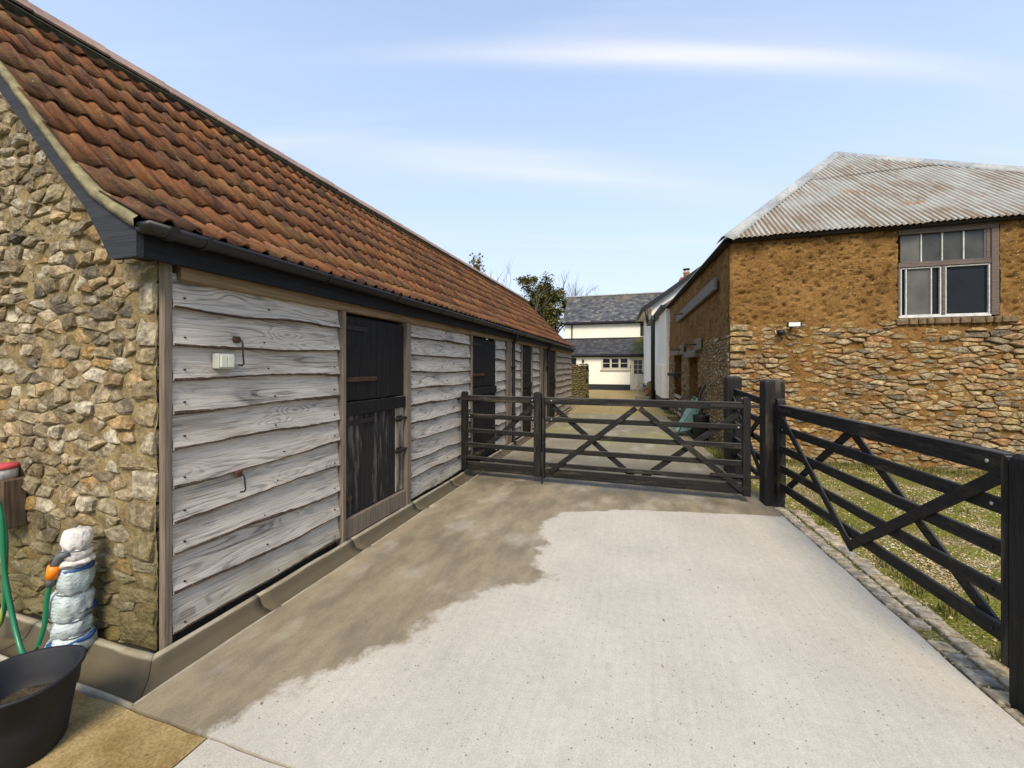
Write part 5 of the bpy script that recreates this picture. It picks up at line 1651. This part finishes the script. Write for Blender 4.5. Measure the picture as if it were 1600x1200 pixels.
# ================================================================== PROPS ON THE STABLE
SK = thing('power_socket', 'pale weatherproof double socket box screwed to the silver boards', 'socket', (-2.45, 1.88, 1.58))
box('back_box', (-2.478, 1.825, 1.535), (-2.425, 1.935, 1.630), 'socket_grey', SK, 0.008)
for y in (1.838, 1.882):
    box('socket_cover', (-2.4245, y, 1.546), (-2.414, y + .041, 1.620), 'socket_cream', SK, 0.004)
def hook(name, label, y, z, L):
    H = thing(name, label, 'hook', (-2.46, y, z))
    box('hook_plate', (-2.470, y - .022, z - .018), (-2.445, y + .022, z + .022), 'iron_rust', H, 0.006)
    tubeo('hook_rod', [(-2.43, y + .005, z), (-2.418, y + .008, z - .02), (-2.415, y + .01, z - L * .7), (-2.412, y + .012, z - L * .92), (-2.40, y - .01, z - L), (-2.40, y - .035, z - L + .005)], 0.0055, 'iron_dark', H)
hook('cabin_hook', 'rusty hook with long bent rod hanging beside the socket box', 1.972, 1.722, 0.165)
hook('cabin_hook', 'small rusty hook and bent rod low on a dark board', 1.985, 0.862, 0.105)
# wrapped standpipe
PI = thing('wrapped_standpipe', 'standpipe lagged in pale blue plastic sacking tied in lumps', 'standpipe', (-2.95, 1.42, 0))
def lump(name, z0, z1, r, mat, dx=0.0, par=PI):
    h = z1 - z0
    R0 = r * .86
    vs = []; fs = []; NS, NR = 44, 13
    sd = random.uniform(0, 50)
    for a_ in range(NR):
        k_ = a_ / (NR - 1)
        rr_ = R0 * (0.66 + 0.40 * math.sin(math.pi * min(1, max(0, k_ * .92 + .04))) ** 0.55)
        for b_ in range(NS):
            q = 2 * math.pi * b_ / NS
            nv_ = Vector((math.cos(q), math.sin(q), 0))
            f_ = nv_ * 2.2 + Vector((0, 0, k_ * h * 16 + sd))
            cr2 = 0.16 * noise.noise(f_) + 0.10 * abs(noise.noise(f_ * 2.7)) + 0.05 * noise.noise(Vector((nv_.x * 7, nv_.y * 7, k_ * 1.3 + sd)))
            pl_ = 0.05 * math.sin(q * 9 + sd + 3 * noise.noise(f_)) * (1 - math.sin(math.pi * k_)) 
            rad = rr_ * (1 + cr2 + pl_)
            zz_2 = z0 + k_ * h + 0.012 * noise.noise(f_ * 1.3 + Vector((5, 5, 5)))
            vs.append(Vector((-2.965 + dx, 1.42, zz_2)) + nv_ * rad)
    for a_ in range(NR - 1):
        for b_ in range(NS):
            fs.append((a_ * NS + b_, a_ * NS + (b_ + 1) % NS, (a_ + 1) * NS + (b_ + 1) % NS, (a_ + 1) * NS + b_))
    fs.append(tuple(reversed(range(NS)))); fs.append(tuple(range(len(vs) - NS, len(vs))))
    return mk(name, vs, fs, mat, par, True)
lump('sack_wrap', 0.0, 0.105, 0.105, 'sack_plastic', 0.0)
lump('sack_wrap', 0.098, 0.19, 0.090, 'sack_plastic', .005)
lump('sack_wrap', 0.182, 0.34, 0.096, 'sack_plastic', .0)
lump('sack_wrap', 0.33, 0.485, 0.082, 'sack_plastic', .022)
for z, r, dx in ((0.062, .108, 0), (0.218, .097, 0), (0.445, .079, .022)):
    vs, fs = lathe([(r * .78, 0), (r * .90, .003), (r * .89, .019), (r * .76, .022)], (-2.965 + dx, 1.42, z), 26, 0.018)
    mk('blue_stripe', [Vector(v) + Vector((0, 0, .06 * (v[0] + 2.965))) for v in vs], fs, 'sack_blue', PI, True)
lump('cloth_collar', 0.476, 0.515, 0.082, 'white_cloth', .03)
lump('cloth_wrap', 0.508, 0.572, 0.070, 'white_cloth', .035)
lump('cloth_cap', 0.565, 0.665, 0.066, 'white_cloth', .045)
for z, dx in ((0.10, 0), (0.187, 0), (0.335, .01), (0.482, .022), (0.57, .035)):
    pts = [(-2.95 + dx + 0.068 * math.cos(q * .35), 1.42 + 0.068 * math.sin(q * .35), z + .004 * math.sin(q)) for q in range(19)]
    tubeo('string', pts, 0.0035, 'grey_plastic', PI, 5)
# hose and its coupling
def smooth(pts, n=6):
    P = [Vector(p) for p in pts]; out = []
    for i in range(len(P) - 1):
        a, b, c, e = P[max(i - 1, 0)], P[i], P[i + 1], P[min(i + 2, len(P) - 1)]
        for k in range(n):
            t_ = k / n
            out.append(0.5 * ((2 * b) + (c - a) * t_ + (2 * a - 5 * b + 4 * c - e) * t_ * t_ + (3 * b - a - 3 * c + e) * t_ ** 3))
    out.append(P[-1]); return out
HS = thing('garden_hose', 'green hose with yellow stripe looping from tap to wrapped pipe', 'hose', (-3.2, 1.32, 0))
def hose(pts):
    vs, fs = tube(smooth(pts), 0.0112, 10)
    return mk('hose_pipe', vs, fs, 'hose_green', HS, True, attrs={'stripe': [1.0 if (i % 10) in (2, 3) else 0.0 for i in range(len(vs))]})
hose([(-3.70, 1.36, 0.82), (-3.50, 1.32, 0.87), (-3.382, 1.30, 0.84), (-3.325, 1.30, 0.74), (-3.303, 1.30, 0.552), (-3.286, 1.30, 0.415), (-3.227, 1.30, 0.235), (-3.14, 1.29, 0.10), (-3.06, 1.28, 0.045), (-3.0, 1.29, 0.07), (-2.965, 1.31, 0.19), (-2.965, 1.32, 0.32), (-2.955, 1.33, 0.415)])
hose([(-3.72, 1.38, 0.55), (-3.68, 1.37, 0.20), (-3.55, 1.35, 0.05), (-3.44, 1.34, 0.10), (-3.38, 1.335, 0.22), (-3.365, 1.33, 0.38), (-3.36, 1.33, 0.60), (-3.45, 1.34, 0.78), (-3.66, 1.36, 0.80)])
tubeo('hose_coupling', [(-2.957, 1.33, 0.40), (-2.950, 1.333, 0.445)], [0.018, 0.021], 'grey_plastic', HS, 12)
tubeo('hose_connector', [(-2.951, 1.333, 0.44), (-2.938, 1.34, 0.505)], [0.026, 0.028], 'orange_plastic', HS, 12)
tubeo('tap_spout', [(-2.94, 1.34, 0.50), (-2.925, 1.352, 0.545), (-2.89, 1.375, 0.565)], [0.022, 0.02, 0.02], 'grey_plastic', HS, 12)
# timber post with tap and red lid by the gable
TP = thing('tap_post', 'short brown timber post with red capped pot on top against the gable', 'post', (-3.58, 1.45, 0))
box('timber_post', (-3.86, 1.44, 0.56), (-3.665, 1.545, 0.86), 'dark_post', TP, 0.006)
vs, fs = lathe([(.072, 0), (.075, .05), (.072, .06)], (-3.765, 1.47, .861), 20); mk('white_pot', vs, fs, 'white_cloth', TP, True)
vs, fs = lathe([(.078, 0), (.08, .012), (.076, .024), (.03, .03)], (-3.765, 1.47, .922), 20); mk('red_lid', vs, fs, 'red_plastic', TP, True)
vs, fs = lathe([(.030, 0), (.030, .07), (.02, .08)], (-3.75, 1.34, .80), 12, axis='y'); mk('tap_body', vs, fs, 'grey_plastic', TP, True)
# black bucket
BK = thing('rubber_bucket', 'round black rubber bucket with muddy water at the stable corner', 'bucket', (-2.39, 0.985, 0))
vs, fs = lathe([(0.125, 0.002), (0.130, 0.01), (0.150, 0.15), (0.158, 0.20), (0.164, 0.205), (0.174, 0.288), (0.184, 0.292), (0.185, 0.302), (0.178, 0.306), (0.168, 0.298), (0.158, 0.215), (0.150, 0.206), (0.142, 0.12), (0.12, 0.115)], (-2.39, 0.985, 0), 48)
vs = [Vector((-2.39 + (v[0] + 2.39) * (1 + .06 * math.cos(2 * math.atan2(v[1] - .985, v[0] + 2.39) + .6)), .985 + (v[1] - .985) * (1 - .04 * math.cos(2 * math.atan2(v[1] - .985, v[0] + 2.39) + .6)), v[2])) for v in vs]
mk('bucket_body', vs, fs, 'bucket_rubber', BK, True)
vs = []; fs = []
for i in range(9):
    for k in range(24):
        q = 2 * math.pi * k / 24; r = 0.152 * i / 8
        p = Vector((-2.39 + r * math.cos(q), .985 + r * math.sin(q), 0.165))
        p.z += 0.018 * noise.noise(p * 19) + 0.02 * (1 - i / 8)
        vs.append(p)
for i in range(8):
    for k in range(24):
        fs.append((i * 24 + k, (i + 1) * 24 + k, (i + 1) * 24 + (k + 1) % 24, i * 24 + (k + 1) % 24))
mk('mud', vs, fs, 'bucket_mud', BK, True)
# floodlight on the barn
FL = thing('floodlight', 'small white-faced floodlight with black sensor on the barn wall', 'floodlight', (2.41, 7.8, 2.2))
box('lamp_housing', (2.30, 7.735, 2.195), (2.50, 7.775, 2.285), 'black_paint', FL, 0.006)
box('lamp_lens', (2.318, 7.727, 2.206), (2.482, 7.734, 2.274), 'lens_white', FL, 0.002)
box('bracket', (2.38, 7.776, 2.20), (2.42, 7.89, 2.23), 'black_paint', FL, 0.004)
vs, fs = lathe([(.02, 0), (.055, .02), (.058, .07), (.03, .10)], (2.225, 7.80, 2.065), 14); mk('sensor', vs, fs, 'black_paint', FL, True)
tubeo('cable', [(2.16, 7.86, 2.16), (2.17, 7.85, 2.11), (2.20, 7.83, 2.09)], 0.006, 'old_white_paint', FL, 6)
# upended wheelbarrow against the barn
WB = thing('wheelbarrow', 'teal wheelbarrow tipped up on its nose against the barn wall', 'wheelbarrow', (1.05, 9.9, 0))
o0 = Vector((1.02, 10.0, 0.0))
def wb(x, y, z): return o0 + Vector((x, y, z))
r1 = [wb(-.22, -.28, .10), wb(-.22, .30, .10), wb(.16, .34, .86), wb(.16, -.32, .86)]
r2 = [wb(.06, -.17, .16), wb(.06, .19, .16), wb(.28, .21, .72), wb(.28, -.19, .72)]
vs = r1 + r2 + [p + Vector((-.012, 0, .012)) for p in r1]
o = mk('tray', vs, [(4, 5, 6, 7), (0, 1, 5, 4), (1, 2, 6, 5), (2, 3, 7, 6), (3, 0, 4, 7)], 'barrow_teal', WB); flipfix(o)
o.modifiers.new('s', 'SOLIDIFY').thickness = 0.012
tubeo('rim', r1 + [r1[0]], 0.014, 'barrow_teal', WB, 8)
for s in (-.24, .24):
    tubeo('handle', smooth([wb(.20, s * .7, .12), wb(.27, s * .9, .55), wb(.24, s, .90), wb(.33, s, 1.14), wb(.36, s, 1.20)], 4), 0.017, 'iron_dark', WB, 8)
    tubeo('leg', smooth([wb(.24, s, .82), wb(-.02, s, .88), wb(-.20, s * .9, .70), wb(-.24, s * .9, .52)], 4), 0.014, 'iron_dark', WB, 8)
vs, fs = lathe([(.07, -.04), (.15, -.045), (.175, -.02), (.175, .02), (.15, .045), (.07, .04)], wb(.22, .01, .175), 20, axis='y'); mk('wheel', vs, fs, 'gutter_black', WB, True)
DT = thing('feed_tub', 'dark tub standing behind the teal wheelbarrow', 'tub', (1.2, 9.55, 0))
vs, fs = lathe([(.10, 0), (.135, .02), (.15, .50), (.16, .52), (.15, .53), (.13, .50), (.11, .06)], (1.22, 9.42, 0), 20); mk('tub_body', vs, fs, 'bucket_rubber', DT, True)
# pulley wheel ornament and pot by the house
PW = thing('pulley_wheel', 'old spoked iron wheel propped on a block in the gravel yard', 'wheel', (0.15, 19.8, 0))
vs = []; fs = []
wc = Vector((0.13, 19.8, 0.52))
for k in range(28):
    q = 2 * math.pi * k / 28
    for r, y in ((.29, -.035), (.25, -.035), (.25, .035), (.29, .035)):
        vs.append(wc + Vector((r * math.cos(q), y, r * math.sin(q))))
for k in range(28):
    for j in range(4):
        fs.append((k * 4 + j, k * 4 + (j + 1) % 4, ((k + 1) % 28) * 4 + (j + 1) % 4, ((k + 1) % 28) * 4 + j))
o = mk('rim', vs, fs, 'pulley_iron', PW); flipfix(o)
for k in range(3):
    q = 2 * math.pi * k / 3 + .5
    bar('spoke', wc, wc + Vector((.255 * math.cos(q), 0, .255 * math.sin(q))), 0.05, 0.03, (0, 1, 0), 'pulley_iron', PW)
box('base_block', (-.22, 19.6, -.02), (.52, 20.0, .20), 'pulley_iron', PW, 0.02)
box('gear_case', (.20, 19.86, .20), (.62, 20.3, .62), 'brick', PW, 0.05)
vs, fs = lathe([(.16, -.1), (.16, .16), (.05, .2)], (.45, 20.1, .72), 12, axis='y'); mk('gear_drum', vs, fs, 'pulley_iron', PW)
GP = thing('plant_pot', 'mossy green tub on the gravel beside the iron wheel', 'pot', (.62, 18.9, 0))
vs, fs = lathe([(.20, 0), (.225, .02), (.235, .27), (.25, .30), (.22, .30), (.20, .26)], (.62, 18.9, -.02), 20); mk('pot_body', vs, fs, 'pot_green', GP, True)

# ================================================================== PLANTS
def leafquad(m, p, sz, nrm=None, val=None):
    n = nrm or Vector((random.gauss(0, 1), random.gauss(0, 1), random.gauss(0, 1)))
    if n.length < 1e-3: n = Vector((0, 0, 1))
    n.normalize()
    a = n.orthogonal().normalized(); a.rotate(Matrix.Rotation(random.uniform(0, 6.3), 3, n)); b = n.cross(a)
    m.add([p + a * sz, p + b * sz * .55, p - a * sz, p - b * sz * .55], [(0, 1, 2, 3)], val)
def branches(m, p, d, L, r, depth, tips, spread=0.6, up=0.15):
    pts = [p]
    q = p; dd = d.copy()
    n = 4
    for i in range(n):
        dd = (dd + Vector((random.gauss(0, .12), random.gauss(0, .12), random.gauss(0, .08) + up * .3))).normalized()
        q = q + dd * L / n
        pts.append(q)
    vs, fs = tube(pts, [r * (1 - .45 * i / n) for i in range(n + 1)], 5 if depth > 1 else 4, False)
    m.add(vs, fs)
    if depth == 0:
        tips.append(q); return
    for k in range(random.choice((2, 3, 3))):
        nd = (dd + Vector((random.gauss(0, spread), random.gauss(0, spread), random.gauss(0, spread * .6) + up))).normalized()
        branches(m, pts[random.choice((2, 3, 4))] if k else q, nd, L * random.uniform(.62, .82), r * .55, depth - 1, tips, spread, up)
def tree(name, label, base, H, trunk_r, depth, leafmat, nleaf, leafsz, crown, spread=.6, cat='tree', squash=1.0):
    T = thing(name, label, cat, base)
    m = MB(); tips = []
    b = Vector(base)
    h0 = H * .30
    vs, fs = tube([b - Vector((0, 0, .2)), b + Vector((.05, 0, h0 * .5)), b + Vector((0, .05, h0))], [trunk_r * 1.25, trunk_r, trunk_r * .85], 9, False)
    m.add(vs, fs)
    for k in range(5):
        an = k * 2 * math.pi / 5 + random.uniform(-.4, .4)
        branches(m, b + Vector((0, 0, h0 * random.uniform(.75, 1))), Vector((math.cos(an) * .65, math.sin(an) * .65, random.uniform(.5, 1.1))).normalized(), H * .27, trunk_r * .6, depth, tips, spread)
    m.build('trunk', 'tree_bark', T, True)
    if nleaf:
        lm = MB()
        clumps = []
        if crown:
            cx, cy, cz, rx, rz_ = crown
            for i in range(90):
                while True:
                    v = Vector((random.uniform(-1, 1), random.uniform(-1, 1), random.uniform(-1, 1)))
                    if v.length <= 1: break
                v = v * (0.55 + .45 * random.random())
                k = 1 + .45 * noise.noise(v * 2.3 + Vector((3, 1, 7)))
                clumps.append((Vector((cx + v.x * rx * k, cy + v.y * rx * k, cz + v.z * rz_ * k)), random.uniform(.28, .62) * rx * .34))
        else:
            clumps = [(p, .55) for p in tips]
        for i in range(nleaf):
            c, r = random.choice(clumps)
            v = Vector((random.gauss(0, .5), random.gauss(0, .5), random.gauss(0, .42))) * r
            p = c + v
            shade = min(1, max(0, .45 + random.gauss(0, .22)))
            leafquad(lm, p, leafsz * random.uniform(.6, 1.3), Vector((random.gauss(0, .6), random.gauss(0, .6), 1)), shade)
        lm.build('crown', leafmat, T)
    return T
tree('evergreen_tree', 'dense dark evergreen tree rising behind the stable roof end', (-7.6, 33.0, 0), 8.6, .28, 3, 'evergreen_leaf', 26000, .10, (-7.95, 33, 6.2, 3.0, 3.1))
tree('bare_tree', 'leafless grey tree showing above the evergreen and slate roof', (-7.2, 41.0, 0), 10.6, .22, 5, None, 0, 0, None, .30)
tree('birch_tree', 'thin tree with sparse yellow leaves above the red tile ridge', (-12.9, 30.5, 0), 10.9, .09, 3, 'autumn_leaf', 1100, .085, (-12.55, 30.5, 9.7, .8, 1.1), .30)
# grass, pebbles, dead leaves
gm = MB()
def blade(p, h, val):
    a = random.uniform(0, 6.3); dx = Vector((math.cos(a), math.sin(a), 0)); sd = Vector((-dx.y, dx.x, 0)) * .0035
    k = random.uniform(.15, .6) * h
    gm.add([p - sd, p + sd, p + dx * k * .4 + Vector((0, 0, h * .6)) + sd * .7, p + dx * k * .4 + Vector((0, 0, h * .6)) - sd * .7, p + dx * k + Vector((0, 0, h))], [(0, 1, 2, 3), (3, 2, 4)], val)
def gz(x, y): return -0.02 + 0.035 * noise.noise(Vector((x * 1.3, y * 1.3, 0)))
for i in range(30000):
    if i % 3 == 0:
        x = random.uniform(2.0, 7.2); y = 7.85 - abs(random.gauss(0, .28))
    elif i % 3 == 1:
        x = random.uniform(1.75, 7.5); y = random.uniform(2.3, 7.6)
    else:
        u = random.uniform(.0, 7.6); q = smap(u, 0, abs(random.gauss(0.05, .16))); x, y = q.x, q.y
        if x < edge_x(y) - .12: continue
    if x < edge_x(y) + 0.26 and y < 5.4: continue
    if noise.noise(Vector((x * 1.1, y * 1.1, 2.2))) < -0.08 and random.random() < .90: continue
    blade(Vector((x, y, gz(x, y) - .004)), random.uniform(.012, .04) * (2.2 if i % 3 == 0 and random.random() < .3 else 1), random.random())
for c_ in range(70):    # tufts along the side gate, the setts and the foot of the barn
    if c_ < 30: cy_ = random.uniform(2.3, 5.2); cx_ = edge_x(cy_) + random.uniform(.27, .55)
    elif c_ < 55: cx_ = random.uniform(1.8, 6.5); cy_ = 7.84 - random.uniform(0, .12)
    else: cx_ = random.uniform(2.0, 5.5); cy_ = random.uniform(3.0, 7.4)
    for i in range(random.randint(14, 40)):
        x = cx_ + random.gauss(0, .035); y = cy_ + random.gauss(0, .035)
        blade(Vector((x, min(y, 7.88), gz(x, y) - .004)), random.uniform(.04, .12), random.random())
for i in range(260):   # clump by the barn corner
    q = Vector((1.30 + random.gauss(0, .09), 7.35 + random.gauss(0, .12), -.02)); blade(q, random.uniform(.12, .30), random.random() * .6)
o = gm.build('grass', 'grass_blade'); tag(o, 'short grass and weeds over the mossy gravel by the barn', 'grass', kind='stuff')
pm = MB()
OCT = [Vector(v) for v in ((1, 0, 0), (0, 1, 0), (-1, 0, 0), (0, -1, 0), (0, 0, .7), (.1, .1, -.5))]
OF = [(0, 1, 4), (1, 2, 4), (2, 3, 4), (3, 0, 4)]
for i in range(17000):
    y = random.uniform(1.2, 7.7); x = edge_x(min(y, 7)) + (.27 if y < 5.3 else .1) + abs(random.gauss(0, 1.7))
    if x > 7: continue
    if noise.noise(Vector((x * 1.1, y * 1.1, 2.2))) > 0.12 and random.random() < .75: continue
    s = random.uniform(.005, .013) * (1.6 if random.random() < .06 else 1); a = random.uniform(0, 6.3)
    c, sn = math.cos(a), math.sin(a); k = random.uniform(.55, 1)
    pm.add([Vector((x + (v.x * c - v.y * k * sn) * s, y + (v.x * sn + v.y * k * c) * s, gz(x, y) + .002 + v.z * s)) for v in OCT[:5]], OF)
for i in range(900):       # grit between the setts
    y = random.uniform(.4, 5.2); x = edge_x(y) + random.uniform(.0, .32); s = random.uniform(.003, .007)
    pm.add([Vector((x + v.x * s, y + v.y * s, -.004 + v.z * s)) for v in OCT[:5]], OF)
o = pm.build('gravel', 'pebble'); tag(o, 'loose ochre gravel scattered over the ground beside the driveway', 'gravel', kind='stuff')
dm = MB()
for i in range(420):
    if i < 260: x = random.uniform(2.4, 5.2); y = 7.62 - abs(random.gauss(0, .35)); z = gz(x, y) + .012
    elif i < 330: x = random.uniform(1.8, 6); y = random.uniform(2.4, 7); z = gz(x, y) + .012
    elif i < 380: q = smap(random.uniform(0, 7), 0, random.uniform(.05, .4)); x, y, z = q.x, q.y, .012
    else: x = random.uniform(-2.0, 1.4); y = random.uniform(1.0, 5.0); z = .006
    leafquad(dm, Vector((x, y, z)), random.uniform(.012, .032) * (.32 if i >= 380 else 1), Vector((random.gauss(0, .3), random.gauss(0, .3), 1)))
o = dm.build('leaf_litter', 'dead_leaf'); tag(o, 'brown fallen leaves along the foot of the barn wall', 'leaves', kind='stuff')
